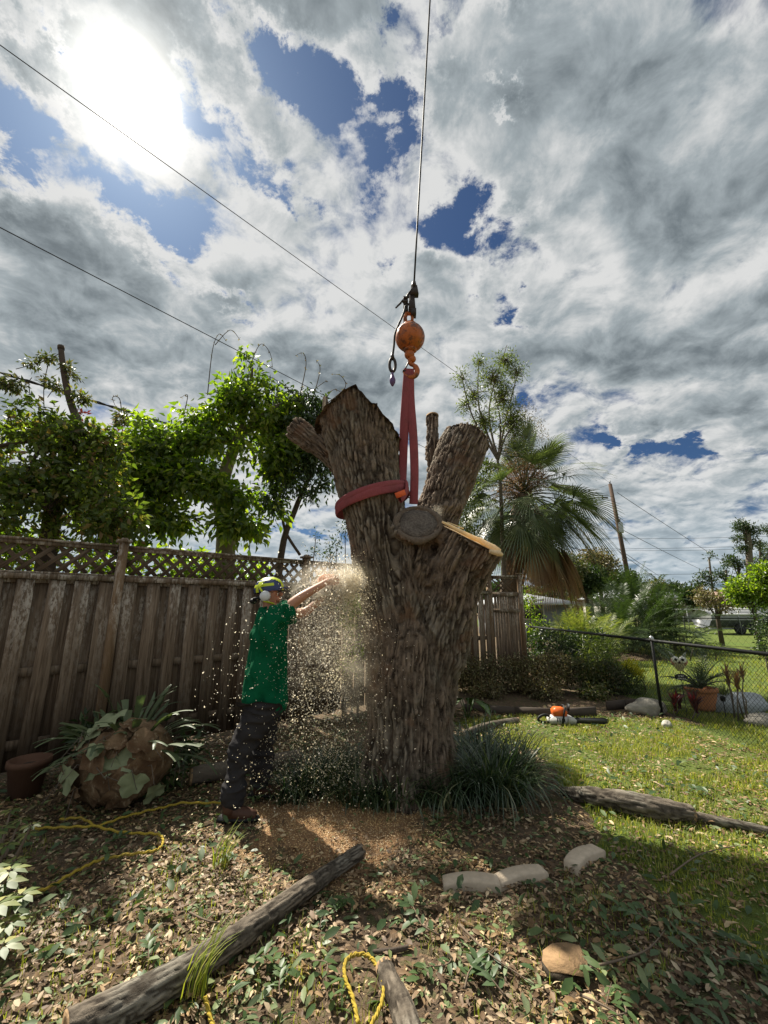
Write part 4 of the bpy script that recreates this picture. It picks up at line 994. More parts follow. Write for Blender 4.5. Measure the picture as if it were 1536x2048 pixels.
brownl = leafmat('wilted_leaf', [(0.0, (0.07, 0.055, 0.032)), (0.4, (0.14, 0.11, 0.065)), (0.62, (0.11, 0.13, 0.055)), (0.85, (0.22, 0.20, 0.11)), (1.0, (0.34, 0.30, 0.19))], 0.28, 0.5, (1.4, 1.3, .7), .3)

mixed = leafmat('mixed_green_leaf', [(0.0, (0.04, 0.06, 0.018)), (0.45, (0.075, 0.115, 0.03)), (0.8, (0.13, 0.17, 0.045)), (0.9, (0.15, 0.13, 0.07)), (1.0, (0.20, 0.13, 0.08))], 0.42, 0.4, (1.8, 2.0, .5), .4)
# --- tree A: far left, storm-torn, with a bare dead stub
def tree_at(name, base_px, Y, label, trunk_pts, r0, bark, group=None):
    b = at(base_px, 1200, Y); b.z = 0; e = empty(name, b, 0, label, 'tree', group)
    pts = [Vector((b.x, b.y, -.05))] + [at(*q) for q in trunk_pts]; m = MB(); sp = spline(pts, 5)
    m.tube([p - b for p in sp], list(np.linspace(r0, r0 * .45, len(sp))), 12); m.build('trunk', bark, e, smooth=True); return e, b, pts
eA, bA, tA = tree_at('broken_tree', 95, 5.45, 'storm-torn vine-covered tree at the far left with a bare sawn stub on top', [(110, 1000, 5.45), (140, 900, 5.45), (150, 850, 5.45)], .13, bark_dark)
m = MB(); sp = spline([at(158, 850, 5.45), at(140, 800, 5.45), at(128, 745, 5.45), at(122, 697, 5.45)], 4); m.tube([p - bA for p in sp], list(np.linspace(.055, .036, len(sp))), 8); m.tube([at(122, 699, 5.45) - bA, at(122, 692, 5.45) - bA], .045, 8); m.build('dead_stub', bark_dark, eA)
LA = lobes_px([(20, 830, 5.15, 55, .7), (80, 850, 5.25, 55, .6), (-60, 860, 5.05, 80, .9), (150, 890, 5.35, 60, .8), (60, 935, 5.05, 75, .8), (-40, 980, 4.85, 90, .9), (180, 970, 5.35, 75, .9), (95, 1020, 5.05, 70, .8), (20, 1050, 4.85, 60, .6), (225, 1040, 5.15, 60, .7), (215, 895, 5.35, 35, .8), (150, 790, 5.45, 14, .8)])
_, cp = crown('crown', LA, eA, mixed, 36, 13, .11, .48, .19, off=bA, seed=1, clumpy=1.0, down=.3)
branches(eA, 'branch', at(145, 870, 5.45), .06, [at(20, 850, 5.15), at(-50, 900, 5.05), at(60, 930, 5.05), at(220, 880, 5.35), at(190, 980, 5.25)], bark_dark, bA)
twigs(cp, tA + [c for c, r, a in LA], eA, bark_dark, bA, .3)
spr = lobes_px([(95, 716, 5.45, 13, .6), (60, 728, 5.45, 9, .5), (135, 735, 5.45, 10, .8), (148, 752, 5.45, 10, .7), (105, 770, 5.45, 18, .4), (165, 795, 5.45, 14, .5), (240, 835, 5.35, 15, .7), (30, 770, 5.25, 20, .5), (5, 765, 5.15, 16, .9)])
crown('top_foliage', spr, eA, dull, 130, 8, .075, .4, .08, off=bA, seed=2, clumpy=.2, down=.4)
m = MB()
for a, b, c in (((122, 705), (90, 722), (32, 738)), ((135, 740), (150, 748), (162, 765)), ((88, 815), (88, 770), (96, 730)), ((118, 770), (106, 780), (95, 795)), ((60, 790), (58, 765), (64, 755))):
    m.tube([p - bA for p in spline([at(*a, 5.45), at(*b, 5.45), at(*c, 5.45)], 4)], .007, 4)
m.build('twigs', bark_dark, eA)['kind'] = 'stuff'

# --- tree B: the big bright-leaved one
eB, bB, tB = tree_at('leafy_tree', 448, 7.6, 'bright green broad-leaved tree overgrown with vines, its grey trunk rising behind the fence', [(452, 1080, 7.6), (440, 1000, 7.6), (455, 930, 7.6), (490, 850, 7.6)], .20, plain('pale_bark', (0.24, 0.20, 0.15), .9, var=.4, scale=12, bump=.7, bd=.015))
LB = lobes_px([(462, 775, 7.4, 24, 1), (508, 748, 7.5, 17, 1.3), (488, 715, 7.5, 12, 1.2), (470, 690, 7.5, 6, 1.2), (532, 770, 7.5, 20, .9), (500, 800, 7.4, 34, .9), (455, 830, 7.3, 38, .9), (400, 842, 7.3, 26, .7), (372, 828, 7.3, 12, .8), (285, 850, 7.0, 22, .6), (325, 858, 7.0, 22, .6), (350, 835, 7.0, 10, 1),
    (360, 895, 7.0, 42, .8), (285, 905, 6.8, 44, .8), (425, 890, 7.2, 42, .9), (480, 900, 7.2, 40, .9), (548, 850, 7.5, 40, .9), (575, 820, 7.5, 20, .8), (530, 915, 7.3, 40, .9), (570, 900, 7.4, 22, .9), (310, 965, 6.8, 46, .8), (380, 975, 6.9, 44, .8), (440, 975, 7.0, 40, .8), (250, 1000, 6.7, 46, .8), (500, 985, 7.2, 38, .8),
    (400, 1045, 6.9, 38, .6), (320, 1040, 6.7, 40, .6), (460, 1050, 7.0, 30, .6), (505, 1055, 7.2, 24, .7), (205, 955, 6.7, 40, .8), (545, 1020, 7.4, 20, .8), (215, 895, 6.7, 30, .8), (238, 940, 6.7, 42, .8), (565, 935, 7.4, 28, .9), (592, 885, 7.5, 28, .9), (390, 930, 7.0, 44, .8), (170, 1010, 6.5, 44, .8), (560, 975, 7.4, 18, .9), (240, 1060, 6.6, 34, .6)])
_, cp = crown('crown', LB, eB, broad, 34, 12, .155, .50, .27, off=bB, seed=3, clumpy=.95, down=.6, shape='rhomb', droop=.25)
branches(eB, 'branch', at(470, 880, 7.6), .085, [at(505, 735, 7.5), at(400, 840, 7.3), at(560, 850, 7.5), at(300, 870, 7.0), at(610, 800, 7.7)], bark_far, bB)
branches(eB, 'branch', at(440, 1000, 7.6), .07, [at(330, 960, 6.9), at(250, 1000, 6.8)], bark_far, bB)
twigs(cp, tB + [c for c, r, a in LB], eB, bark_dark, bB, .22, .008)
# --- tree C: leaning thin trunk right of B
eC, bC, tC = tree_at('leaning_tree', 548, 7.9, 'slim dark tree leaning right toward the oak stubs, lit sky beneath it', [(562, 1112, 7.9), (590, 1020, 7.9), (618, 955, 7.9), (640, 905, 7.9)], .075, bark_dark)
LC = lobes_px([(620, 815, 7.7, 38, .8), (600, 860, 7.6, 45, .8), (650, 850, 7.7, 40, .8), (640, 905, 7.7, 42, .8), (600, 930, 7.6, 36, .8), (572, 960, 7.5, 34, .9), (655, 965, 7.8, 22, 1.1), (620, 985, 7.7, 18, 1.0), (560, 800, 7.6, 40, .8), (680, 870, 7.8, 24, 1), (545, 1000, 7.5, 28, 1)])
_, cp = crown('crown', LC, eC, darkg, 34, 10, .12, .42, .2, off=bC, seed=4, clumpy=.6, down=.9, droop=.2)
branches(eC, 'branch', at(630, 930, 7.9), .04, [at(600, 850, 7.7), at(660, 850, 7.8), at(570, 960, 7.6)], bark_dark, bC)
m = MB(); m.tube([p - bC for p in spline([at(600, 1110, 7.9), at(570, 1060, 7.9), at(562, 1000, 7.8)], 5)], .028, 6); m.build('branch', bark_dark, eC)
# curled bare vine tips standing above the crowns
vn = empty('dead_vine', at(600, 800, 7.5), 0, 'bare curling vine stems arching above the leafy tree against the sky', 'vine'); m = MB(); lv = []
for pts in ([(415, 790), (425, 700), (438, 668), (452, 682)], [(488, 790), (505, 720), (522, 688), (540, 706), (545, 735)], [(600, 790), (612, 730), (606, 706), (590, 712)], [(625, 800), (640, 740), (632, 720)], [(650, 810), (690, 775), (682, 752), (665, 748)], [(600, 800), (560, 765), (520, 745)], [(565, 830), (640, 770), (655, 762)], [(370, 820), (375, 790), (362, 795)], [(245, 860), (240, 800), (225, 795), (232, 815)], [(430, 690), (460, 660), (480, 680)], [(640, 820), (665, 780), (690, 790)]):
    P = spline([at(x, y, 7.5) - vn.location for x, y in pts], 6); m.tube(P, list(np.linspace(.011, .004, len(P))), 4)
    for p in P[2::3]: lv.append(p + vn.location)
m.build('stems', bark_dark, vn)['kind'] = 'stuff'
lv = np.array([tuple(p) for p in lv]); lv = np.repeat(lv, 2, 0); k = len(lv)
leaf_mesh('leaves', lv - np.array(vn.location), rdir(k), rdir(k, .5), .05, .022, brownl, vn)['kind'] = 'stuff'
# reddish dead leaves hanging
crown('dead_leaves', lobes_px([(232, 850, 6.6, 12, 1.6), (226, 880, 6.6, 9, 1.2), (160, 830, 6.5, 6, 1.2)]), vn, leafmat('red_dead_leaf', [(0, (.08, .02, .02)), (1, (.16, .05, .035))], .3, .6, (1.5, .8, .6)), 130, 8, .09, .4, .08, off=vn.location, seed=9)
# --- low growth behind the fence, seen in the gaps and over the rail
def bush(name, lobes, label, mat, dens=30, per=10, L=.08, Wr=.45, spread=.16, seed=0, cat='shrub', group=None, stems=True, clumpy=.5, down=.1, bark=None, droop=.15, upb=.5):
    lb = lobes_px(lobes); c = sum((c for c, r, a in lb), Vector()) / len(lb); c.z = 0; e = empty(name, c, 0, label, cat, group)
    crown('foliage', lb, e, mat, dens, per, L, Wr, spread, off=c, seed=seed, clumpy=clumpy, down=down, droop=droop, upb=upb)
    if stems:
        m = MB()
        for q, r, a in lb:
            b = Vector((q.x + R.uniform(-.1, .1), q.y + R.uniform(-.1, .1), 0)) - c
            m.tube([b, (b + q - c) / 2 + Vector((R.uniform(-.08, .08), 0, 0)), q - c], [.02, .014, .007], 5)
        m.build('stems', bark or bark_dark, e)['kind'] = 'stuff'
    return e
bush('shrub', [(60, 1120, 5.6, 60, .7), (-30, 1100, 5.2, 50, .8), (130, 1110, 5.8, 45, .7), (40, 1080, 5.5, 35, .5)], 'dark leafy branches spilling over the lattice at the far left', broad, 26, 11, .10, seed=11)
bush('shrub', [(300, 1130, 7.0, 60, .7), (400, 1140, 7.3, 55, .7), (500, 1150, 7.8, 45, .7), (200, 1120, 6.6, 55, .7)], 'shaded undergrowth glimpsed through the lattice behind the fence', broad, 16, 10, .13, seed=12)
bush('sapling', [(712, 1200, 6.5, 20, 1.0), (700, 1240, 6.4, 22, 1.2), (716, 1290, 6.4, 16, 1.2), (695, 1330, 6.3, 14, 1)], 'sunlit yellow-green sapling in front of the fence beside the trunk', leafmat('lime_leaf', [(0, (.10, .16, .02)), (1, (.22, .28, .05))], .5, .4, (1.8, 2, .4)), 60, 9, .07, seed=13)
bush('sapling', [(672, 1092, 7.6, 16, 1), (690, 1060, 7.6, 14, 1), (628, 1102, 7.6, 10, .6), (660, 1110, 7.7, 12, .5), (632, 1072, 7.7, 6, .6)], 'wispy twigs with small leaves just above the fence left of the oak', darkg, 60, 7, .06, seed=14)
# --- leggy shrub above the sabal palm
eD, bD, tD = tree_at('slender_tree', 1005, 9.9, 'tall leggy small-leaved tree rising above the fan palm', [(1004, 1050, 9.9), (1000, 960, 9.9), (992, 900, 9.9)], .06, bark_far)
LD = lobes_px([(925, 760, 9.8, 15, 1.4), (948, 790, 9.8, 22, 1.0), (985, 760, 9.9, 28, .9), (1012, 722, 9.9, 20, 1.1), (1034, 745, 9.9, 18, 1.2), (960, 725, 9.9, 12, 1.0), (1005, 800, 9.9, 34, .9), (965, 845, 9.9, 26, 1), (1020, 850, 9.9, 34, 1), (930, 810, 9.9, 14, 1)])
_, cp = crown('crown', LD, eD, small, 75, 8, .085, .30, .20, off=bD, seed=5, clumpy=.7, down=.0, droop=.1)
branches(eD, 'branch', at(996, 920, 9.9), .035, [at(922, 745, 9.8), at(958, 715, 9.9), at(1014, 690, 9.9), at(1040, 730, 9.9), at(985, 770, 9.9), at(1050, 830, 9.9)], bark_far, bD, sag=.02)
twigs(cp, [c for c, r, a in LD], eD, bark_far, bD, .7, .006)
crown('dry_foliage', lobes_px([(1050, 830, 10, 28, .9), (1075, 870, 10, 24, .9), (1035, 890, 10, 30, .8)]), eD, brownl, 50, 8, .06, .3, .22, off=bD, seed=6, clumpy=.6)
# --- shrubs between the oak and the palm
bush('shrub', [(930, 1000, 9.9, 42, 1), (905, 1040, 9.8, 30, 1), (960, 950, 10, 34, 1), (935, 1070, 9.8, 30, .8), (880, 985, 9.8, 16, 1)], 'yellow-green bush filling the gap between oak and fan palm', small, 30, 10, .10, .35, .2, seed=15)

# ================================================================== PALMS
def fan_frond(name, org, dr, petL, fanR, sag, mat, parent, off, nseg=38, tipdroop=.5, wd=.030, spreadA=1.95):
    g = Vector((0, 0, -1)); pts = [org.copy()]; d = dr.normalized(); st = petL / 5
    for i in range(5): d = (d + g * sag * .2).normalized(); pts.append(pts[-1] + d * st)
    s = d.cross(Vector((0, 0, 1)));
    if s.length < .05: s = Vector((1, 0, 0))
    s.normalize(); n = s.cross(d).normalized(); roll = R.uniform(-.6, .6); s, n = s * math.cos(roll) + n * math.sin(roll), n * math.cos(roll) - s * math.sin(roll)
    m = MB(); m.tube([p - off for p in pts], [.022, .018, .015, .013, .012, .010], 5, cap=False)
    p1 = pts[-1] - off; V = []; F = []
    for i in range(nseg):
        a = -spreadA + 2 * spreadA * i / (nseg - 1); sd_ = (d * math.cos(a) + s * math.sin(a) + n * (.10 + .25 * abs(math.sin(a))) * 1).normalized()
        Ls = fanR * (1 - .28 * abs(a) / spreadA) * R.uniform(.9, 1.05); w0 = n.cross(sd_).normalized(); b = len(V)
        st_ = p1 + d * (.18 * fanR * max(0, math.cos(a)))
        for j, (t, w_) in enumerate(((0.02, .35), (.3, 1.0), (.6, .8), (.85, .4), (1.0, .05))):
            c = st_ + sd_ * Ls * t * (1 - .10 * tipdroop * t) + g * (tipdroop * Ls * t * t * .55)
            V += [c - w0 * wd * w_ * .5 + n * .006, c + w0 * wd * w_ * .5 - n * .0]
            if j: F.append((b + 2 * j - 2, b + 2 * j - 1, b + 2 * j + 1, b + 2 * j))
    m.add(V, F); return m.build(name, mat, parent)
palm_g = leafmat('fan_palm_leaf', [(0.0, (0.05, 0.075, 0.04)), (1.0, (0.14, 0.17, 0.10))], .25, .28, (1.4, 1.6, .6), .6)
palm_b = leafmat('dead_palm_leaf', [(0.0, (0.17, 0.11, 0.065)), (1.0, (0.34, 0.24, 0.155))], .3, .6, (1.2, 1.0, .7), .2)
pY = 10.3; pb = at(1003, 1200, pY); pb.z = 0; ptop = at(1048, 992, pY)
palm = empty('fan_palm', pb, 0, 'shaggy fan palm behind the fence with brown dead fronds hanging under its crown', 'palm tree')
m = MB(); zz = np.linspace(0, 1, 40); P = [pb.lerp(Vector((ptop.x, ptop.y, ptop.z)), z) + Vector((-.12 * math.sin(PI * z), 0, 0)) - pb for z in zz]
m.tube(P, [.24 + .02 * math.sin(i * 2.4) for i in range(40)], 18); m.build('trunk', plain('palm_trunk', (0.16, 0.12, 0.085), .95, var=.4, scale=10, bump=1, bd=.03), palm)
for i in range(22):   # old leaf bases
    a = R.uniform(0, 2 * PI); z = R.uniform(.45, 1.0); c = pb.lerp(ptop, z); d = Vector((math.cos(a), math.sin(a), 1.1)).normalized(); m = MB(); m.tube([c - pb + Vector((math.cos(a), math.sin(a), 0)) * .16, c - pb + d * .40], [.05, .02], 5, squash=.5); m.build('leaf_base', palm_b, palm)
GA = 2.39996
for i in range(54):
    el = math.radians(80 - 118 * (i / 53) ** .9); az = i * GA + R.uniform(-.2, .2); d = Vector((math.cos(az) * math.cos(el), math.sin(az) * math.cos(el), math.sin(el)))
    fan_frond('frond', ptop + Vector((0, 0, .15 - .3 * i / 53)), d, R.uniform(.85, 1.2), R.uniform(.85, 1.05), .55 + .5 * i / 53, palm_g, palm, pb, tipdroop=R.uniform(.4, 1.1))
for i in range(24):
    az = i * GA * 1.1 + .5; el = math.radians(R.uniform(-72, -45)); d = Vector((math.cos(az) * math.cos(el), math.sin(az) * math.cos(el), math.sin(el)))
    fan_frond('dead_frond', ptop + Vector((0, 0, -.25)), d, R.uniform(.5, .85), R.uniform(.7, .95), .9, palm_b, palm, pb, nseg=26, tipdroop=1.3, wd=.024, spreadA=1.0)
for dx_ in (.55, .95, .65, .4, .75, -.3, .1): 
    fan_frond('dead_frond', ptop + Vector((.15, -.3, -.3)), Vector((dx_ * .6, -.25, -1)), 1.05, 1.05, .6, palm_b, palm, pb, nseg=30, tipdroop=1.2, wd=.03, spreadA=.8)
for dx_, dz_ in ((.8, -.15), (.9, -.5), (.75, .1)):
    fan_frond('frond', ptop + Vector((.15, -.2, -.1)), Vector((dx_, -.3, dz_)), 1.0, 1.05, .7, palm_g, palm, pb, nseg=34, tipdroop=.9, wd=.03)
m = MB()   # dry flower stalks
for i in range(26):
    az = R.uniform(-1.2, 2.2); d = Vector((math.cos(az) * .8, math.sin(az) * .8, R.uniform(.1, 1.0))).normalized(); l_ = R.uniform(.7, 1.35); q = ptop + d * l_
    P = spline([ptop, ptop + d * l_ * .6 + Vector((0, 0, .12)), q - Vector((0, 0, R.uniform(.1, .4)))], 4); m.tube([p - pb for p in P], .006, 3, cap=False)
    for k in range(5):
        b = P[-1 - k] - pb; m.tube([b, b + Vector((R.uniform(-.15, .15), R.uniform(-.15, .15), R.uniform(-.25, .05)))], .0035, 3, cap=False)
m.build('flower_stalks', palm_b, palm)['kind'] = 'stuff'
fm, _ = crown('fibres', lobes_px([(1040, 930, pY, 34, 1.2), (1060, 960, pY, 28, 1), (1020, 985, pY, 30, 1)]), palm, palm_b, 40, 12, .16, .07, .22, off=pb, seed=21); fm['kind'] = 'stuff'

def pinnate(name, org, dr, ln, sag, mat, parent, off, nl=26, lf=.34, w=.022, rise=.0):
    g = Vector((0, 0, -1)); pts = [org.copy()]; d = dr.normalized(); K = 9; dirs = [d.copy()]
    for i in range(K): d = (d + g * sag / K).normalized(); dirs.append(d.copy()); pts.append(pts[-1] + d * ln / K)
    m = MB(); m.tube([p - off for p in pts], list(np.linspace(.016, .003, K + 1)), 4, cap=False); V = []; F = []
    for i in range(nl):
        f = .22 + .78 * i / nl; x = f * K; j = min(int(x), K - 1); p = pts[j].lerp(pts[j + 1], x - j) - off; d = dirs[j]; s = d.cross(Vector((0, 0, 1))); s = s.normalized() if s.length > .05 else Vector((1, 0, 0)); n = s.cross(d)
        for sg in (-1, 1):
            q = (s * sg * .85 + d * .75 + n * R.uniform(.05, .35)).normalized(); L_ = lf * math.sin(PI * (.12 + .85 * (f - .22) / .78)) ** .5 * R.uniform(.85, 1.1); wv = d.cross(q).cross(q).normalized() * w * .5; b = len(V)
            e1 = p + q * L_ * .5 + g * L_ * .06; e2 = p + q * L_ + g * L_ * R.uniform(.15, .4)
            V += [p, e1 + wv, e2, e1 - wv]; F.append((b, b + 1, b + 2, b + 3))
    m.add(V, F); return m.build(name, mat, parent)
def palm_clump(label, px, py_base, Y, n, ln, mat, sag=1.0, el0=40, nl=24, lf=.34, w=.024, spread=.35, canes=True, z0=.0, scale_z=1.0):
    b = at(px, 1200, Y); b.z = 0; e = empty('palm_clump', b, 0, label, 'palm')
    for i in range(n):
        az = i * GA + R.uniform(-.3, .3); el = math.radians(R.uniform(el0, 86)); d = Vector((math.cos(az) * math.cos(el), math.sin(az) * math.cos(el), math.sin(el)))
        o = b + Vector((R.uniform(-spread, spread), R.uniform(-spread, spread), z0 + R.uniform(0, .5) * scale_z)); pinnate('frond', o, d, ln * R.uniform(.75, 1.1), sag * R.uniform(.7, 1.2), mat, e, b, nl, lf, w)
    if canes:
        for i in range(7):
            q = Vector((R.uniform(-spread, spread), R.uniform(-spread, spread), 0)); m = MB(); m.tube([q, q + Vector((R.uniform(-.1, .1), R.uniform(-.1, .1), z0 + .6))], [.035, .028], 7); m.build('cane', plain('yellow_cane', (.20, .19, .07), .6), e)
    return e
areca = leafmat('areca_leaf', [(0, (.075, .11, .03)), (.6, (.14, .17, .05)), (1, (.24, .25, .11))], .35, .4, (1.5, 1.6, .5), .4)
areca_d = leafmat('dark_palm_leaf', [(0, (.022, .042, .018)), (1, (.06, .09, .035))], .22, .4, (1.4, 1.6, .6), .35)
palm_clump('sunlit yellow-green feathery palm clump behind the black rail', 1150, 1300, 13.0, 44, 1.55, areca, 1.1, 48)
palm_clump('small yellow-green palm sprout left of the dark palm mass', 1185, 1300, 14.0, 26, 1.45, areca, 1.0, 45)
palm_clump('broad dark feathery palm clump, left half of the dark mass', 1235, 1310, 16.0, 60, 2.3, areca_d, 1.3, 20, 30, .45, .035, .6)
palm_clump('broad dark feathery palm clump, right half of the dark mass', 1305, 1310, 17.0, 64, 2.5, areca_d, 1.35, 20, 30, .5, .035, .7)
palm_clump('tall pointed dark palm behind the feathery clumps', 1270, 1300, 18.0, 34, 2.4, areca_d, 1.1, 35, 28, .45, .035, .3, True, .6)
# crownshaft palms far off
for px, py, Y, lab in ((1318, 1172, 48, 'small far palm silhouetted just right of the utility pole'), (1180, 1180, 40, 'distant palm half hidden behind the fan palm skirts')):
    b = at(px, py, Y); b0 = Vector((b.x, b.y, 0)); e = empty('distant_palm', b0, 0, lab, 'palm tree'); m = MB(); m.tube([(0, 0, 0), b - b0], [.2, .15], 8); m.build('trunk', bark_far, e)
    for i in range(16):
        az = i * GA; el = math.radians(R.uniform(-10, 75)); pinnate('frond', b, Vector((math.cos(az) * math.cos(el), math.sin(az) * math.cos(el), math.sin(el))), 2.4, 1.5, areca_d, e, b0, 18, .6, .09)

# ================================================================== HEDGE AND BED
bush('hedge_shrub', [(940, 1350, 8.7, 40, .9), (1000, 1345, 8.7, 42, .9), (975, 1385, 8.2, 32, .7)], 'wilted brown-green bush at the foot of the fence right of the oak', brownl, 100, 14, .055, .45, .14, seed=31, clumpy=.3)
bush('hedge_shrub', [(1060, 1350, 8.6, 42, .9), (1110, 1340, 8.6, 38, .9), (1090, 1385, 8.1, 30, .7)], 'dense brown-leaved bush behind the orange saw', brownl, 110, 14, .055, .45, .14, seed=32, clumpy=.25)
bush('hedge_shrub', [(1165, 1345, 8.6, 34, .9), (1210, 1350, 8.5, 34, .9), (1190, 1385, 8.1, 28, .7)], 'olive small-leaved bush midway along the planting bed', dull, 100, 14, .06, .45, .14, seed=33, clumpy=.35)
bush('hedge_shrub', [(1240, 1365, 8.6, 30, 1.0), (1260, 1385, 8.5, 22, .7)], 'pale-stemmed bush under the yellow croton leaves', small, 90, 14, .09, .3, .14, seed=34)
bush('croton', [(1262, 1335, 8.6, 15, 1.0), (1275, 1348, 8.6, 9, .8)], 'bright yellow-leaved croton by the black fence', leafmat('yellow_leaf', [(0, (.42, .40, .03)), (1, (.60, .58, .06))], .4, .4, (1.2, 1.2, .5)), 110, 9, .08, .4, .08, seed=35)
bush('shrub', [(1090, 1285, 11.6, 34, .9), (1140, 1290, 11.6, 36, .8), (1190, 1290, 11.8, 30, .8), (1075, 1320, 11.2, 30, .8), (1130, 1325, 11.2, 36, .7)], 'dark glossy green shrub behind the chain-link rail', darkg, 34, 11, .10, .45, .18, seed=36)
bush('shrub', [(1180, 1295, 10.8, 26, .8), (1215, 1300, 10.6, 24, .8), (1200, 1330, 10.2, 26, .8)], 'spiky dry-tipped shrub between the rail and the dark palms', small, 40, 9, .16, .12, .16, seed=37)
bush('shrub', [(1060, 1200, 12.0, 16, 1.8), (1075, 1250, 12, 18, 1.2)], 'light green bush just right of the fence end post', broad, 40, 9, .10, seed=38)
# banana-like and broad dropped leaves under the hedge
m_ = MB()
# --- distant trees
def dtree(px, py, Y, rr, label, mat, dens=10, per=12, L=.28, asp=.8, tr=.16, seed=0, cl=.6, lob=None, group=None, cat='tree'):
    c = at(px, py, Y); r = m_of(rr, c); dens = dens * 1.4; b = Vector((c.x, c.y, 0)); e = empty('distant_tree', b, 0, label, cat, group)
    lb = [(c, r * .7, asp)]
    for i in range(6 if lob is None else lob):
        a = i * GA; lb.append((c + Vector((math.cos(a) * r * .6, math.sin(a) * r * .5, R.uniform(-.45, .5) * r * asp)), r * R.uniform(.35, .55), asp))
    crown('crown', lb, e, mat, dens / (Y / 25) ** 1.0, per, L, .5, L * 2.2, off=b, seed=seed, clumpy=cl)
    m = MB(); m.tube([(0, 0, 0), (0, 0, c.z * .6), c - b], [tr, tr * .8, tr * .4], 7); m.build('trunk', bark_dark, e)
    for i in range(4):
        q = lb[1 + i][0] - b; m = MB(); m.tube([Vector((0, 0, c.z * .6)), q * .6 + Vector((0, 0, c.z * .3)), q], [tr * .5, tr * .3, tr * .1], 5); m.build('branch', bark_dark, e)
    return e
dtree(1120, 1140, 26, 50, 'brownish green tree behind the fan palm fronds', dull, 9, 12, .20, seed=41)
dtree(1195, 1125, 28, 38, 'rusty thin-topped tree left of the utility pole', brownl, 8, 10, .20, seed=42, cl=1.0)
dtree(1170, 1160, 27, 40, 'dark green tree under the rusty one', darkg, 12, 12, .2, seed=43)
dtree(1245, 1165, 32, 34, 'dark leafy tree wrapped round the base of the utility pole', darkg, 12, 12, .22, seed=44)
dtree(1300, 1185, 45, 26, 'low green tree on the horizon right of the pole', dull, 12, 12, .3, seed=45)
dtree(1345, 1182, 55, 20, 'small round green tree on the horizon', darkg, 12, 12, .4, seed=46)
dtree(1382, 1190, 50, 18, 'low dark tree on the horizon near the broken trees', darkg, 12, 12, .4, seed=47)
dtree(1000, 1185, 60, 30, 'far tree glimpsed between oak and palm trunk', darkg, 12, 10, .4, seed=48)
dtree(1500, 1180, 15.5, 40, 'bright green tree at the right edge of the view', broad, 18, 12, .13, seed=49, tr=.08, asp=.9)
dtree(1545, 1150, 15.0, 30, 'leafy branch tip reaching in from the right edge', broad, 18, 12, .13, seed=50, tr=.06)
# broken trees on the right
def snag(px, ytop, Y, r, label, tufts, lean=0, dark=True, seed=0):
    t = at(px, ytop, Y); b = at(px - lean, 1200, Y); b.z = 0; e = empty('broken_tree', b, 0, label, 'tree'); m = MB(); P = spline([b, b.lerp(t, .5) + Vector((R.uniform(-.2, .2), 0, 0)), t], 4)
    m.tube([p - b for p in P], list(np.linspace(r, r * .6, len(P))), 8); m.build('trunk', bark_dark if dark else bark_far, e)
    lb = lobes_px([(x, y, Y, rr, a) for x, y, rr, a in tufts]); crown('tufts', lb, e, darkg, 7, 12, .28, .4, .5, off=b, seed=seed, clumpy=.5)[0]['kind'] = 'stuff'
    for c, rr, a in lb:
        s = b.lerp(t, R.uniform(.6, .92)); m = MB(); m.tube([s - b, (s + c) / 2 - b + Vector((0, 0, .3)), c - b], [r * .4, r * .25, r * .1], 5); m.build('branch', bark_dark, e)
snag(1495, 1052, 45, .42, 'tallest broken grey trunk with tufted top at the right', [(1485, 1052, 14, .7), (1505, 1060, 12, .7), (1478, 1078, 9, .6), (1510, 1085, 8, .7), (1484, 1098, 8, .6)], 3, False, 51)
snag(1452, 1140, 40, .16, 'stripped dark tree with forked bare limbs', [(1440, 1150, 9, .8), (1455, 1135, 6, .7), (1465, 1160, 8, .8)], 2, True, 52)
snag(1418, 1115, 38, .12, 'thin pale snag with a curled tip', [(1420, 1112, 5, .6), (1408, 1150, 8, 1), (1400, 1170, 10, 1), (1422, 1165, 9, 1.2)], -6, False, 53)
snag(1476, 1125, 46, .2, 'leaning dark tree with a brushy top left of the tallest trunk', [(1462, 1122, 13, .7), (1475, 1130, 10, .7)], -8, True, 54)
snag(1520, 1080, 50, .18, 'slim dark trunk right of the tallest broken one', [(1520, 1090, 8, 1.4), (1528, 1120, 9, 1.4), (1512, 1125, 8, 1.4)], 2, True, 55)
snag(1540, 1060, 48, .2, 'dark trunk cut off by the right edge of the view', [(1534, 1060, 8, 1.2), (1538, 1100, 10, 1.4), (1530, 1140, 10, 1)], 0, True, 56)
dtree(1430, 1205, 19, 42, 'sparse brown-leaved tree standing on the far lawn', brownl, 9, 8, .13, seed=57, tr=.10, cl=1.2, asp=.7)
bush('shrub', [(1525, 1240, 9.6, 22, 1.4), (1545, 1280, 9.4, 30, 1.2), (1530, 1300, 9.3, 16, .8)], 'glossy dark shrub at the right edge above the black fence', darkg, 50, 10, .07, seed=58)
bush('shrub', [(1385, 1290, 13.5, 14, .5), (1430, 1295, 13.5, 12, .5)], 'low scrub on the lawn beyond the black fence', small, 40, 9, .08, seed=59)

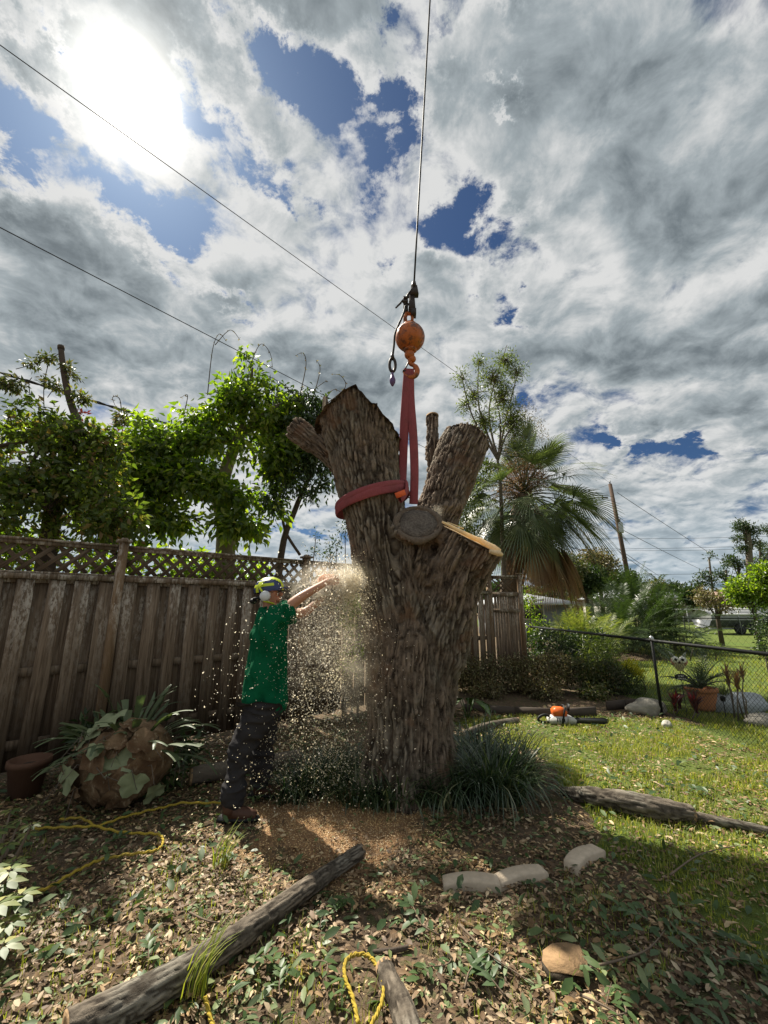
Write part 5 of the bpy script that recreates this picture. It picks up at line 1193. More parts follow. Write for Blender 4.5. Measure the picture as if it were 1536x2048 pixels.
# ================================================================== POLE, WIRES, HOUSES
pp_ = Vector((18.7, 33.0, 0)); ptp = at(1220, 968, 33.0); pbs = Vector((ptp.x + .75, 33.0, 0))
pole = empty('utility_pole', pbs, 0, 'leaning wooden utility pole with a grey transformer can', 'utility pole')
m = MB(); m.tube([(0, 0, 0), ptp - pbs], [.19, .14], 12); m.build('mast', plain('pole_wood', (.085, .055, .04), .9, var=.3), pole)
tc_ = at(1240, 1055, 33) - pbs; m = MB(); m.lathe([(.001, -.45), (.22, -.45), (.24, -.38), (.24, .36), (.20, .42), (.001, .46)], tc_, 16); m.build('transformer', plain('grey_can', (.38, .40, .42), .5), pole)
m = MB(); m.tube([tc_ + Vector((.05, 0, .4)), tc_ + Vector((.07, 0, .75))], .05, 8); m.build('bushing', gal, pole)
m = MB(); a_ = at(1212, 995, 33) - pbs; m.box(a_ + Vector((-.1, 0, 0)), (.5, .08, .08)); m.tube([a_ + Vector((-.3, 0, -.1)), a_ + Vector((-.3, 0, .22))], .05, 6); m.build('insulator_bracket', plain('dark_ceramic', (.05, .04, .04), .4), pole)
m = MB(); m.tube([ptp - pbs, ptp - pbs + Vector((.02, 0, .28))], .05, 6); m.build('insulator', plain('dark_ceramic', (.05, .04, .04), .4), pole)
wire_m = plain('wire_black', (.025, .025, .027), .5)
def wire(name, A, B, r, label, sag=.3, twist=0, ext=1.0):
    A, B = Vector(A), Vector(B); A = B + (A - B) * ext; n = 40; m = MB(); P = []
    for i in range(n + 1):
        t = i / n; P.append(A.lerp(B, t) - Vector((0, 0, 4 * sag * t * (1 - t))))
    if twist:
        for ph in (0, PI):
            Q = []; K = 420
            for i in range(K + 1):
                t = i / K; p = A.lerp(B, t) - Vector((0, 0, 4 * sag * t * (1 - t))); q = t * twist + ph; Q.append(p + Vector((0, math.cos(q), math.sin(q))) * r * 1.1)
            m.tube(Q, r, 5, cap=False)
    else: m.tube(P, r, 6)
    return tag(m.build(name, wire_m), label, 'power line')
A1 = at(0, 90, 5.46); wire('power_line', A1, ptp + Vector((0, 0, .1)), .0095, 'thin single wire crossing highest through the sky past the orange ball', .0, 0, 1.5)
A2 = at(0, 455, 4.5); wire('power_line', A2, at(1222, 1088, 33), .008, 'thin wire below the highest one, passing above the leafy tree', .0, 0, 1.4)
A3 = at(0, 745, 6.0); wire('power_line', A3, at(1226, 1120, 33), .014, 'thick twisted black cable running through the left treetops', .0, 600, 1.3)
for (a, b, s_, lab) in (((1234, 985), (1560, 1190), .3, 'fine wire sloping right from near the top of the pole'), ((1242, 1058), (1480, 1172), .3, 'fine wire dropping right from the transformer'), ((1238, 1098), (1370, 1182), .2, 'upper one of two low cables dropping right from the pole'), ((1238, 1103), (1360, 1186), .2, 'lower one of two low cables dropping right from the pole')):
    A = at(*a, 33); B = at(*b, 75); wire('power_line', A, B, .022, lab, s_)
for y1, y2, lab in ((1077, 1069, 'uppermost far level wire at the right'), (1098, 1086, 'middle far level wire at the right'), (1101, 1093, 'far level wire just beneath the middle one'), (1149, 1140, 'lowest far level wire at the right')):
    wire('power_line', at(1150, y1, 62), at(1640, y2, 62), .022, lab, .25)
wire('power_line', at(1150, 1000 - 20, 60), ptp, .014, 'faint wire reaching the pole top from behind the fan palm', .3)
wire('power_line', at(1100, 1020, 52), at(1226, 1062, 33), .014, 'faint wire reaching the transformer from behind the fan palm', .3)
# guy / service loop
# houses
stucco = plain('pale_stucco', (.50, .47, .42), .9, var=.08); wroof = plain('white_roof', (.42, .44, .46), .6, var=.1); groof = plain('shingle_roof', (.28, .24, .22), .9, var=.3); dglass = plain('dark_glass', (.03, .035, .04), .1, spec=.6); proof = plain('pink_roof', (.34, .22, .19), .9, var=.2)
def house(cx, cy, rz, ln, dp, h, rh, wall, roof, label):
    e = empty('house', (cx, cy, 0), rz, label, 'house')
    m = MB(); m.box((0, 0, h / 2), (ln, dp, h)); m.build('wall', wall, e)
    m = MB(); o_ = .5; V = [(-ln / 2 - o_, -dp / 2 - o_, h), (ln / 2 + o_, -dp / 2 - o_, h), (ln / 2 + o_, dp / 2 + o_, h), (-ln / 2 - o_, dp / 2 + o_, h), (-ln / 2 + dp * .3, 0, h + rh), (ln / 2 - dp * .3, 0, h + rh)]
    V = [Vector(v) + Vector((0, 0, .12)) for v in V] + [Vector(v) for v in V[:4]]
    m.add(V, [(0, 1, 5, 4), (1, 2, 5), (2, 3, 4, 5), (3, 0, 4), (6, 7, 1, 0), (7, 8, 2, 1), (8, 9, 3, 2), (9, 6, 0, 3), (9, 8, 7, 6)]); m.build('roof', roof, e)
    for i in range(int(ln // 3)):
        x_ = -ln / 2 + 1.6 + i * 3; m = MB(); m.box((x_, -dp / 2 - .02, 1.5), (1.3, .05, 1.1)); w_ = m.build('window', stucco, e); m = MB(); m.box((x_, -dp / 2 - .06, 1.5), (1.1, .04, .9)); m.build('pane', dglass, w_)
    return e
h1 = at(1125, 1200, 22); house(h1.x - 1.2, 25.5, .05, 3.6, 5, 1.75, .6, plain('grey_siding', (.16, .17, .18), .8), wroof, 'low building with a white roof behind the fan palm')
h2 = at(1330, 1200, 52); house(h2.x, 56, -.05, 13, 8, 2.7, 1.2, stucco, wroof, 'white-roofed house far off behind the dark palms')
h3 = at(1500, 1200, 50); house(h3.x, 52, .1, 13, 9, 2.2, 1.2, stucco, proof, 'house with a brownish pink roof beyond the covered boat')
# covered boat on a trailer
bp = at(1472, 1240, 27.5); boat = empty('covered_boat', (bp.x, 27.5, 0), -.03, 'long boat under a grey cover on a trailer beyond the wire fence', 'boat')
ln = 4.4; prof = [(-ln / 2, .75), (-ln / 2 + .12, 1.42), (0, 1.60), (ln / 2 - .5, 1.45), (ln / 2, .95), (ln / 2 - .2, .72)]
m = MB(); sec = []
for i in range(13):
    t = i / 12; x_ = -ln / 2 + ln * t; wdt = .95 * (1 - max(0, t - .65) ** 2 * 6.5); tp = 1.40 + .16 * math.sin(PI * t); V = [(x_, -wdt, .85), (x_, -wdt, 1.18), (x_, -wdt * .5, tp), (x_, 0, tp + .08), (x_, wdt * .5, tp), (x_, wdt, 1.18), (x_, wdt, .85)]; sec.append(V)
V = [v for s_ in sec for v in s_]; F = [(i * 7 + j, i * 7 + j + 1, (i + 1) * 7 + j + 1, (i + 1) * 7 + j) for i in range(12) for j in range(6)] + [(0, 1, 2, 3, 4, 5, 6), tuple(84 + k for k in range(6, -1, -1))]
m.add(V, F); m.build('cover', plain('grey_canvas', (.30, .31, .32), .7, var=.12), boat)
m = MB(); V = []
for i in range(13):
    t = i / 12; x_ = -ln / 2 + ln * t; wdt = .93 * (1 - max(0, t - .65) ** 2 * 6.5); V += [(x_, -wdt, .9), (x_, -wdt * .7, .5), (x_, 0, .36 + .2 * max(0, t - .6)), (x_, wdt * .7, .5), (x_, wdt, .9)]
m.add(V, [(i * 5 + j, (i + 1) * 5 + j, (i + 1) * 5 + j + 1, i * 5 + j + 1) for i in range(12) for j in range(4)] + [(4, 3, 2, 1, 0), (60, 61, 62, 63, 64)]); m.build('hull', plain('hull_grey', (.10, .11, .12), .35), boat)
m = MB(); m.tube([(-ln / 2, -1.0, 1.2), (ln / 2 - .9, -1.0, 1.2)], .05, 6); m.build('rub_rail', plain('white_trim', (.65, .66, .66), .4), boat)
m = MB(); m.box((0, -.6, .33), (ln, .08, .1)); m.box((0, .6, .33), (ln, .08, .1)); m.build('trailer_frame', gal, boat)
for sx in (-.5, .35):
    m = MB(); m.tube([(sx, -.95, .30), (sx, -.75, .30)], .30, 18); m.build('wheel', plain('tyre', (.03, .03, .03), .8), boat)
# red car further back
cp_ = at(1455, 1222, 40); car = empty('parked_car', (cp_.x, 40, 0), .1, 'red car parked beyond the covered boat', 'car')
m = MB(); pr = [(-2.1, .35), (-2.15, .8), (-1.5, .95), (-1.0, 1.38), (.5, 1.42), (1.1, .98), (2.0, .85), (2.1, .4)]
m.prism(pr, -.85, .85, lambda p: Vector((p.x, p.z, p.y))); m.build('body', plain('red_paint', (.38, .03, .03), .3, spec=.6), car)
m = MB(); m.prism([(-1.35, .97), (-.95, 1.30), (.45, 1.34), (.95, .99)], -.87, .87, lambda p: Vector((p.x, p.z, p.y))); m.build('window', dglass, car)
for x_ in (-1.3, 1.3):
    for y_ in (-.8, .8):
        m = MB(); m.tube([(x_, y_ - .1, .33), (x_, y_ + .1, .33)], .33, 16); m.build('wheel', plain('tyre', (.03, .03, .03), .8), car)
# far tree line that closes the horizon
tl = []
def treeline(name, Y, x0, x1, hgt, mat, n, L):
    x = rng.uniform(x0, x1, n); y = Y + rng.uniform(-4, 4, n); h = hgt * (1 + .35 * fbm(np.stack([x * .06, y * 0, y * 0], 1), 4, int(Y))); z = rng.uniform(0, 1, n) ** .8 * h
    return tag(leaf_mesh(name, np.stack([x, y, z], 1), rdir(n), rdir(n, .5), L, L * .6, mat), kind='stuff')
treeline('far_treeline', 95, -120, 150, 6.0, darkg, 26000, 1.3)
treeline('far_treeline', 70, 30, 110, 3.0, dull, 9000, .9)

# ================================================================== BED OBJECTS
dk_edge = plain('dark_edging', (.07, .055, .045), .9, var=.3)
for pts, lab in (([(930, 1424), (1030, 1430), (1120, 1434), (1192, 1430)], 'long dark edging board behind the orange saw'), ([(1215, 1418), (1250, 1415), (1285, 1412)], 'short dark edging board by the pale rock')):
    P = [gp(x, y) for x, y in pts]; m = MB()
    for a, b in zip(P, P[1:]):
        d = b - a; c = (a + b) / 2; m.box((c.x, c.y, .05), (d.length + .01, .035, .13), rot=rotz(math.atan2(d.y, d.x)))
    tag(m.build('edging_board', dk_edge), lab, 'edging')
def rock(px, py, size, label, mat, seed):
    p = gp(px, py); m = MB(); m.ball((0, 0, 0), (1, 1, 1), 28, 18); V = np.array(m.v); V = V * (1 + .28 * fbm(V * 1.3 + seed, 4, seed))[:, None] * np.array(size); V[:, 2] += size[2] * .35; m.v = [tuple(v) for v in V]
    return tag(m.build('rock', mat, None, True, loc=(p.x, p.y, 0)), label, 'rock')
rk = plain('pale_rock', (.27, .25, .21), .9, var=.5, scale=9, bump=.8, bd=.02)
rock(1295, 1424, (.30, .2, .14), 'pale flat rock lying against the black fence', rk, 3); rock(1333, 1452, (.065, .06, .055), 'small white round stone on the lawn below the fence post', plain('white_stone', (.40, .38, .33), .8), 5)
rock(1462, 1418, (.55, .3, .2), 'broad grey-blue rock right of the terracotta pot', plain('grey_rock', (.30, .32, .33), .9, var=.3, scale=7, bump=.8, bd=.02), 7)
rock(1530, 1448, (.25, .2, .10), 'low grey rock at the right edge of the bed', rk, 9); rock(918, 1412, (.12, .1, .08), 'small tan stone in the shade beside the trunk', plain('tan_stone', (.36, .26, .19), .9), 11)
# terracotta pot
terra = plain('terracotta', (.42, .17, .075), .85, var=.2, scale=12)
p = gp(1408, 1420); pot = empty('potted_palm', (p.x, p.y, 0), 0, 'spiky dark-leaved plant in a round terracotta pot', 'potted plant')
m = MB(); m.lathe([(.001, .01), (.15, .01), (.165, .05), (.205, .26), (.20, .28), (.23, .285), (.235, .345), (.205, .35), (.195, .30), (.001, .29)], n=28); m.build('pot', terra, pot, smooth=True)
for i in range(26):
    az = i * GA; el = math.radians(R.uniform(15, 80)); pinnate('frond', Vector((p.x, p.y, .32)), Vector((math.cos(az) * math.cos(el), math.sin(az) * math.cos(el), math.sin(el))), R.uniform(.4, .62), 1.0, areca_d, pot, Vector((p.x, p.y, 0)), 12, .16, .016)
# owl sign
p = gp(1374, 1432); ow = empty('owl_sign', (p.x, p.y, 0), -.25, 'small painted metal owl on a stake above an oval plaque', 'garden sign')
zt = 0.0
def zpx(py): 
    d = ray(1372, py); return EYE + d.z * (p.y / d.y)
z_eye, z_pl, z_bot = zpx(1319), zpx(1354), zpx(1342); sc_o = (z_eye - z_pl) / .28
m = MB(); m.tube([(0, 0, 0), (0, 0, z_bot + .02)], .005, 6); m.build('stake', blk, ow)
z0 = z_bot; hh = z_eye + .05 - z0
m = MB(); m.prism([(-.03, 0), (.03, 0), (.085, hh * .35), (.10, hh * .65), (.075, hh * .82), (-.075, hh * .82), (-.10, hh * .65), (-.085, hh * .35)], -.008, .008, lambda q: Vector((q.x, q.z, q.y + z0))); m.build('body', plain('cream_paint', (.50, .45, .28), .6, var=.3, scale=60), ow)
for sx in (-1, 1):
    m = MB(); m.tube([(sx * .052, -.012, z_eye), (sx * .052, -.026, z_eye)], .050, 18); ey_ = m.build('eye', plain('white_enamel', (.72, .70, .64), .4), ow)
    m = MB(); m.tube([(sx * .048, -.027, z_eye), (sx * .048, -.034, z_eye)], .021, 12); m.build('pupil', blk, ey_)
    m = MB(); m.prism([(sx * .085, hh * .35), (sx * .12, hh * .6), (sx * .105, hh * .85), (sx * .06, hh * .6)], -.018, -.008, lambda q: Vector((q.x, q.z, q.y + z0))); m.build('wing', plain('pink_paint', (.42, .22, .17), .6, var=.4, scale=50), ow)
    m = MB(); m.prism([(sx * .03, hh * .95), (sx * .12, hh * 1.32), (sx * .10, hh * .95)], -.01, .0, lambda q: Vector((q.x, q.z, q.y + z0))); m.build('ear_tuft', plain('grey_green_metal', (.2, .22, .18), .5), ow)
for k in range(4):
    m = MB(); m.box((-.045 + .03 * k, -.012, z0 + hh * .36), (.006, .006, hh * .42)); m.build('feather_rib', plain('olive_paint', (.22, .2, .1), .6), ow)
m = MB(); m.prism([(-.014, 0), (.014, 0), (0, -.035)], -.035, -.012, lambda q: Vector((q.x, q.z, q.y + z_eye - .03))); m.build('beak', plain('dark_brown_paint', (.05, .03, .02), .5), ow)
m = MB(); m.prism([(.088 * math.cos(q) , .048 * math.sin(q)) for q in [2 * PI * i / 24 for i in range(24)]], -.006, .006, lambda q: Vector((q.x, q.z, q.y + z_pl))); pq = m.build('plaque', blk, ow)
for txt, dz_, sz in (('STAY', .012, .034), ('AWHILE', -.024, .031)):
    cu = bpy.data.curves.new('lettering', 'FONT'); cu.body = txt; cu.size = sz; cu.align_x = 'CENTER'; cu.align_y = 'CENTER'; cu.extrude = .001; cu.offset = .0006
    cu.materials.append(plain('pale_grey_paint', (.55, .54, .52), .6)); tmp = link('tmp', cu); bpy.context.view_layer.update(); lm_ = bpy.data.meshes.new_from_object(tmp.evaluated_get(bpy.context.evaluated_depsgraph_get())); bpy.data.objects.remove(tmp); o = link('lettering', lm_, pq); o.location = (0, -.009, z_pl + dz_); o.rotation_euler = (PI / 2, 0, 0)
# red cordyline, wispy stems
def strap_plant(name, px, py, label, n, ln, w, mat, stem=0.0, Y=None, bend=(.4, 1.6), cat='plant', spread=.05, k=1, seed=0):
    p = gp(px, py) if Y is None else Vector((at(px, py, Y).x, Y, 0)); e = empty(name, (p.x, p.y, 0), 0, label, cat)
    for q in range(k):
        ox, oy = R.uniform(-spread, spread), R.uniform(-spread, spread); st = stem * R.uniform(.75, 1.1)
        if stem > 0:
            m = MB(); m.tube([(ox, oy, 0), (ox + R.uniform(-.06, .06), oy, st * .6), (ox + R.uniform(-.08, .08), oy, st)], [.012, .009, .007], 6); m.build('stem', bark_far, e); ex_, ey2 = m.v[-1][0], m.v[-1][1]
        else: ex_, ey2 = ox, oy
        th = rng.uniform(0, 2 * PI, n)
        blade_mesh('leaves', np.stack([np.full(n, ex_), np.full(n, ey2), np.full(n, max(st - .05, 0)) + rng.uniform(0, .06, n)], 1), np.stack([np.cos(th), np.sin(th), th * 0], 1), rng.uniform(.6, 1.1, n) * ln, rng.uniform(.8, 1.2, n) * w, rng.uniform(bend[0], bend[1], n), mat, e, 4)['kind'] = 'stuff'
    return e
redl = leafmat('red_cordyline_leaf', [(0, (.05, .012, .018)), (.7, (.11, .02, .025)), (1, (.32, .02, .03))], .3, .4, (1.4, .7, .6), .4)
strap_plant('cordyline', 1366, 1432, 'dark red strap-leaved plant in front of the terracotta pot', 34, .30, .04, redl, .12, spread=.18, k=4)
strap_plant('dracaena', 1500, 1440, 'thin-stemmed reddish plant at the right edge behind the fence', 30, .28, .018, leafmat('bronze_leaf', [(0, (.12, .07, .04)), (.6, (.22, .13, .08)), (1, (.15, .15, .06))], .35, .5, (1.4, 1.1, .6), .3), .50, spread=.22, k=6)
strap_plant('spider_plant', 1446, 1418, 'narrow green and bronze tuft between the pot and the thin stems', 44, .34, .014, small, .12, spread=.15, k=3)
strap_plant('bromeliad', 1200, 1385, 'long pale strap leaves sprouting in the middle of the planting bed', 22, .5, .03, small, .15, spread=.3, k=4)
p = gp(1452, 1434); sl_ = empty('stake_light', (p.x, p.y, 0), 0, 'little black stake light right of the terracotta pot', 'garden light'); m = MB(); m.tube([(0, 0, 0), (0, 0, .22)], .006, 6); m.build('stake', blk, sl_); m = MB(); m.lathe([(.001, .22), (.03, .22), (.035, .27), (.045, .275), (.001, .30)], n=12); m.build('lamp_head', blk, sl_)
# big drooping aroid leaf in the shade right of the trunk
p = gp(935, 1440); ar = empty('elephant_ear', (p.x, p.y, 0), 0, 'few large drooping green leaves in the shade right of the trunk', 'plant')
for i, (a, l_) in enumerate(((.3, .34), (2.0, .28), (-.6, .3), (1.2, .25), (3.6, .26))):
    d = Vector((math.cos(a), math.sin(a), 0)); b = d * .12 + Vector((0, 0, .28)); m = MB(); m.tube([(0, 0, 0), b], .008, 5); m.build('stalk', grn_mat, ar)
    leaf_mesh('leaf', np.array([b]), np.array([d - Vector((0, 0, .45))]), np.array([Vector((0, 0, 1))]), l_, l_ * .6, darkg if i % 2 else grn_mat, ar, 'six', .15, .25)

# ================================================================== LIRIOPE ROUND THE OAK
lir = leafmat('liriope_leaf', [(0, (.022, .045, .024)), (.6, (.045, .072, .04)), (.9, (.09, .115, .065)), (1, (.24, .24, .15))], .25, .26, (1.3, 1.6, .6), .7)
def clumpplant(cx, cy, rx, ry, n, ln, label, zlift=0, dirb=None, tilt=.9):
    e = empty('liriope', (cx, cy, 0), 0, label, 'grass clump'); 
    a = rng.uniform(0, 2 * PI, n); r = np.sqrt(rng.uniform(0, 1, n)); ox, oy = r * np.cos(a) * rx, r * np.sin(a) * ry
    th = np.arctan2(oy / ry, ox / rx) + rng.normal(0, .7, n); D_ = np.stack([np.cos(th), np.sin(th), th * 0], 1)
    if dirb is not None: D_ = unit(D_ + np.array([dirb[0], dirb[1], 0]))
    H = rng.uniform(.6, 1.35, n) * ln * 1.08; bd = rng.uniform(1.2, 3.0, n) * (.55 + .6 * r)
    blade_mesh('blades', np.stack([ox, oy, ground_h(cx + ox, cy + oy)], 1), D_, H, rng.uniform(.7, 1.25, n) * .0155, bd, lir, e, 6)['kind'] = 'stuff'; return e
for px, py, rx, ry, n, ln, lab in ((985, 1592, .30, .24, 640, .52, 'large arching liriope tuft at the right foot of the oak'), (900, 1600, .24, .18, 300, .42, 'liriope tuft in front of the oak, right of centre'), (1030, 1560, .20, .2, 260, .46, 'outermost liriope tuft toward the lawn'),
        (640, 1575, .26, .22, 260, .36, 'dark liriope tuft between the man and the oak'), (590, 1595, .2, .16, 140, .32, 'liriope tuft beside the boots of the man'), (720, 1600, .22, .14, 160, .30, 'sparse liriope tuft at the left foot of the oak'), (800, 1612, .24, .10, 200, .34, 'low liriope fringe in front of the oak'), (960, 1530, .22, .2, 260, .5, 'liriope tuft just behind the right side of the oak'), (690, 1545, .24, .2, 160, .34, 'liriope tuft behind the sawdust stream')):
    p = gp(px, py); clumpplant(p.x, p.y, rx, ry, n, ln, lab)
# fallen grassy sprigs nearer the camera
for px, py, lab in ((440, 1738, 'flattened tuft of long green blades beside the diagonal log'), (385, 2000, 'single upright tuft of grass at the bottom left')):
    p = gp(px, py); e = empty('grass_tuft', (p.x, p.y, 0), 0, lab, 'grass tuft'); n = 26; th = rng.normal(.4, .6, n)
    blade_mesh('blades', np.stack([rng.uniform(-.05, .05, n), rng.uniform(-.04, .04, n), np.full(n, .02)], 1), np.stack([np.cos(th), np.sin(th), th * 0], 1), rng.uniform(.12, .3, n), .011, rng.uniform(.9, 1.5, n), grass_mat, e, 4)['kind'] = 'stuff'

# ================================================================== STAGHORN FERN BALL
p = gp(210, 1622); SB = Vector((p.x, p.y + .22, .30)); sb = empty('staghorn_fern', (SB.x, SB.y, 0), 0, 'big uprooted staghorn fern ball of papery brown shields lying by the fence', 'fern')
m = MB(); m.ball((0, 0, 0), (1, 1, 1), 72, 48); V = np.array(m.v); N0 = V.copy(); rr_ = 1 + .16 * fbm(V * 1.6, 4, 201) + .05 * np.abs(fbm(V * 6, 3, 205)); V = V * rr_[:, None] * np.array([.37, .33, .31]); m.v = [tuple(v) for v in V]
def stag_f(t):
    g = t.new('ShaderNodeNewGeometry'); p_ = g.outputs['Position']; n = t.noise(p_, 7, 6, .65); n2 = t.noise(p_, 28, 5, .7); n3 = t.noise(t.mapping(p_, (30, 30, 8)), 1, 4, .6)
    c = t.mix(t.mapr(n, .35, .65), (.10, .055, .028), (.25, .165, .095)); c = t.mix(t.mapr(n2, .5, .7, 0, .7), c, (.07, .04, .02)); c = t.mix(t.mapr(n3, .55, .7, 0, .5), c, (.42, .33, .22))
    return pbr(t, c, .85, t.bump(n2, .8, .012), 0, .2)
stag_m = material('papery_brown_shield', stag_f)
o = m.build('fibre_core', stag_m, sb, True); o.location = (0, 0, SB.z)
def shield(d, size, mat, nm, lift=.02, seed=0):
    """wavy lobed shield frond hugging the ball"""
    d = Vector(d).normalized(); a = d.cross(Vector((0, 0, 1))).normalized(); b = d.cross(a); m = MB(); V = []; F = []; nR, nA = 5, 18; r0 = random.Random(seed)
    ph = [r0.uniform(0, 6) for _ in range(3)]
    for i in range(nR + 1):
        for j in range(nA):
            q = 2 * PI * j / nA; rad = size * .82 * i / nR * (1 + .18 * math.sin(3 * q + ph[0]) + .10 * math.sin(7 * q + ph[1]))
            v = (d + (a * math.cos(q) + b * math.sin(q)) * rad / .36).normalized(); sca = Vector((v.x * .37, v.y * .33, v.z * .31)); off_ = lift + .014 * (i / nR) ** 2 * (1 + math.sin(5 * q + ph[2])); V.append(sca * (1.02) + v * off_)
    for i in range(nR):
        for j in range(nA): F.append((i * nA + j, i * nA + (j + 1) % nA, (i + 1) * nA + (j + 1) % nA, (i + 1) * nA + j))
    m.add(V, F); o = m.build(nm, mat, sb, True); o.location = (0, 0, SB.z); return o
pale_g = plain('pale_green_shield', (.24, .27, .15), .6, var=.3, scale=14)
for i, (d, s_, mt) in enumerate((((-.1, -1, .25), .17, pale_g), ((.35, -.9, .35), .14, pale_g), ((-.6, -.7, .1), .20, stag_m), ((.1, -1, -.3), .18, stag_m), ((.6, -.75, -.1), .20, stag_m), ((-.35, -.8, -.45), .17, stag_m), ((-.75, -.5, -.3), .15, stag_m), ((.05, -.8, .7), .15, stag_m), ((.7, -.5, .45), .15, stag_m), ((-.6, -.4, .7), .14, pale_g), ((.35, -.8, -.55), .13, stag_m)) + tuple(((R.uniform(-1, 1), -R.uniform(.15, 1), R.uniform(-.6, .9)), R.uniform(.06, .11), R.choice((stag_m, stag_m, stag_m, pale_g))) for _ in range(22))):
    shield(d, s_, mt, 'shield_frond', .008 + .003 * i, i)
stg = leafmat('staghorn_leaf', [(0, (.035, .06, .03)), (1, (.13, .16, .09))], .2, .45, (1.2, 1.4, .6), .35)
def antler(org, dr, ln, w, forks=2):
    """strap frond that forks toward its tip"""
    m = MB(); dr = Vector(dr).normalized()
    def strip(p, d, l_, w0, w1, depth_):
        pts = [p]; dd = d.copy()
        for i in range(5): dd = (dd + Vector((0, 0, -.11))).normalized(); pts.append(pts[-1] + dd * l_ / 5)
        s_ = dd.cross(Vector((0, 0, 1))); s_ = s_.normalized() if s_.length > .1 else Vector((1, 0, 0)); V = []
        for i, q in enumerate(pts):
            ww = w0 + (w1 - w0) * i / 5; V += [q - s_ * ww / 2, q + Vector((0, 0, .004)), q + s_ * ww / 2]
        m.add(V, [(i * 3 + j, i * 3 + j + 1, i * 3 + 4 + j, i * 3 + 3 + j) for i in range(5) for j in range(2)])
        if depth_ > 0:
            for sg in (-1, 1): strip(pts[-1], (dd + s_ * sg * .45).normalized(), l_ * .55, w1 * .65, w1 * .25, depth_ - 1)
    strip(Vector(org), dr, ln * .6, w * .35, w, forks); return m.build('antler_frond', stg, sb)
for i in range(46):
    a = R.uniform(0, 2 * PI); el = R.uniform(.1, 1.3); d = Vector((math.cos(a) * math.cos(el), math.sin(a) * math.cos(el) * .8, math.sin(el))); antler(Vector((d.x * .36, d.y * .3, SB.z + abs(d.z) * .28)), d, R.uniform(.28, .55), R.uniform(.045, .09), R.choice((0, 1, 1)))
for d, l_ in (((-1, -.1, .2), .5), ((-.7, -.2, .8), .55), ((.0, -.3, 1), .42), ((1, -.2, .45), .55), ((.9, -.4, .1), .4)): antler(Vector((d[0] * .38, d[1] * .3, SB.z + .12)), d, l_, .08, 0)
m = MB()
for i in range(60):
    a = R.uniform(0, 2 * PI); d = Vector((math.cos(a), math.sin(a), R.uniform(-.3, 1))).normalized(); b = Vector((d.x * .42, d.y * .35, d.z * .32 + SB.z)); m.tube([b, b + d * .08 + Vector((0, 0, .02)), b + d * .1 + Vector((R.uniform(-.1, .1), R.uniform(-.1, .1), -R.uniform(.02, .2)))], .003, 3, cap=False)
m.build('roots', bark_far, sb)['kind'] = 'stuff'
bush('plant', [(250, 1450, 4.6, 30, .8), (180, 1470, 4.5, 26, .7), (300, 1480, 4.5, 26, .6), (330, 1540, 4.2, 22, .5), (370, 1500, 4.9, 26, .5)], 'dark leafy cuttings heaped between the fern ball and the fence', darkg, 50, 9, .11, .4, .14, seed=61, stems=False)
p = gp(48, 1590); e = empty('nursery_pot', (p.x, p.y, 0), 0, 'dim brown pot in the shade left of the fern ball', 'plant pot')
m = MB(); m.lathe([(.001, .0), (.11, .0), (.15, .24), (.165, .245), (.165, .29), (.14, .29), (.13, .25), (.001, .24)], n=24); m.build('pot', plain('dull_brown_plastic', (.10, .05, .03), .8), e, True)
m = MB(); m.lathe([(.001, .245), (.128, .245)], n=24); m.build('soil', plain('pot_soil', (.03, .025, .02), .95), e)
# --- variegated schefflera at the left edge
varg = leafmat('variegated_leaf', [(0, (.06, .10, .025)), (.45, (.10, .14, .04)), (.7, (.19, .21, .07)), (1, (.30, .30, .11))], .3, .5, (1.2, 1.3, .6), .5)
p = gp(-20, 1760); sf = empty('schefflera', (p.x, p.y, 0), 0, 'variegated yellow-green umbrella plant at the left edge of the view', 'plant')
for px, py, s_ in ((5, 1655, .8), (40, 1640, .8), (55, 1668, .7), (12, 1690, .9), (-20, 1670, 1), (20, 1740, 1.0), (8, 1765, 1.1), (40, 1790, 1.1), (-10, 1810, 1.2), (15, 1845, 1.0), (-30, 1740, 1.1), (30, 1720, .8), (22, 1620, .7), (62, 1650, .6), (-40, 1850, 1.2), (5, 1890, .9)):
    q = gp(px, py, R.uniform(.12, .34)) - p; m = MB(); m.tube([(q.x * .5, q.y * .5, 0), (q.x * .8, q.y * .8, q.z * .6), q], [.010, .008, .005], 5); m.build('stem', twig, sf)
    n = 8; a = np.arange(n) * 2 * PI / n + R.uniform(0, 1); T = np.stack([np.cos(a), np.sin(a), np.full(n, -.12)], 1); leaf_mesh('leaf_whorl', np.repeat(np.array([tuple(q)]), n, 0) + T * .012, T, np.repeat([[R.uniform(-.2, .2), R.uniform(-.35, 0), 1.0]], n, 0), .085 * s_ * rng.uniform(.8, 1.1, n), .036 * s_, varg, sf, 'six', .1, .12)

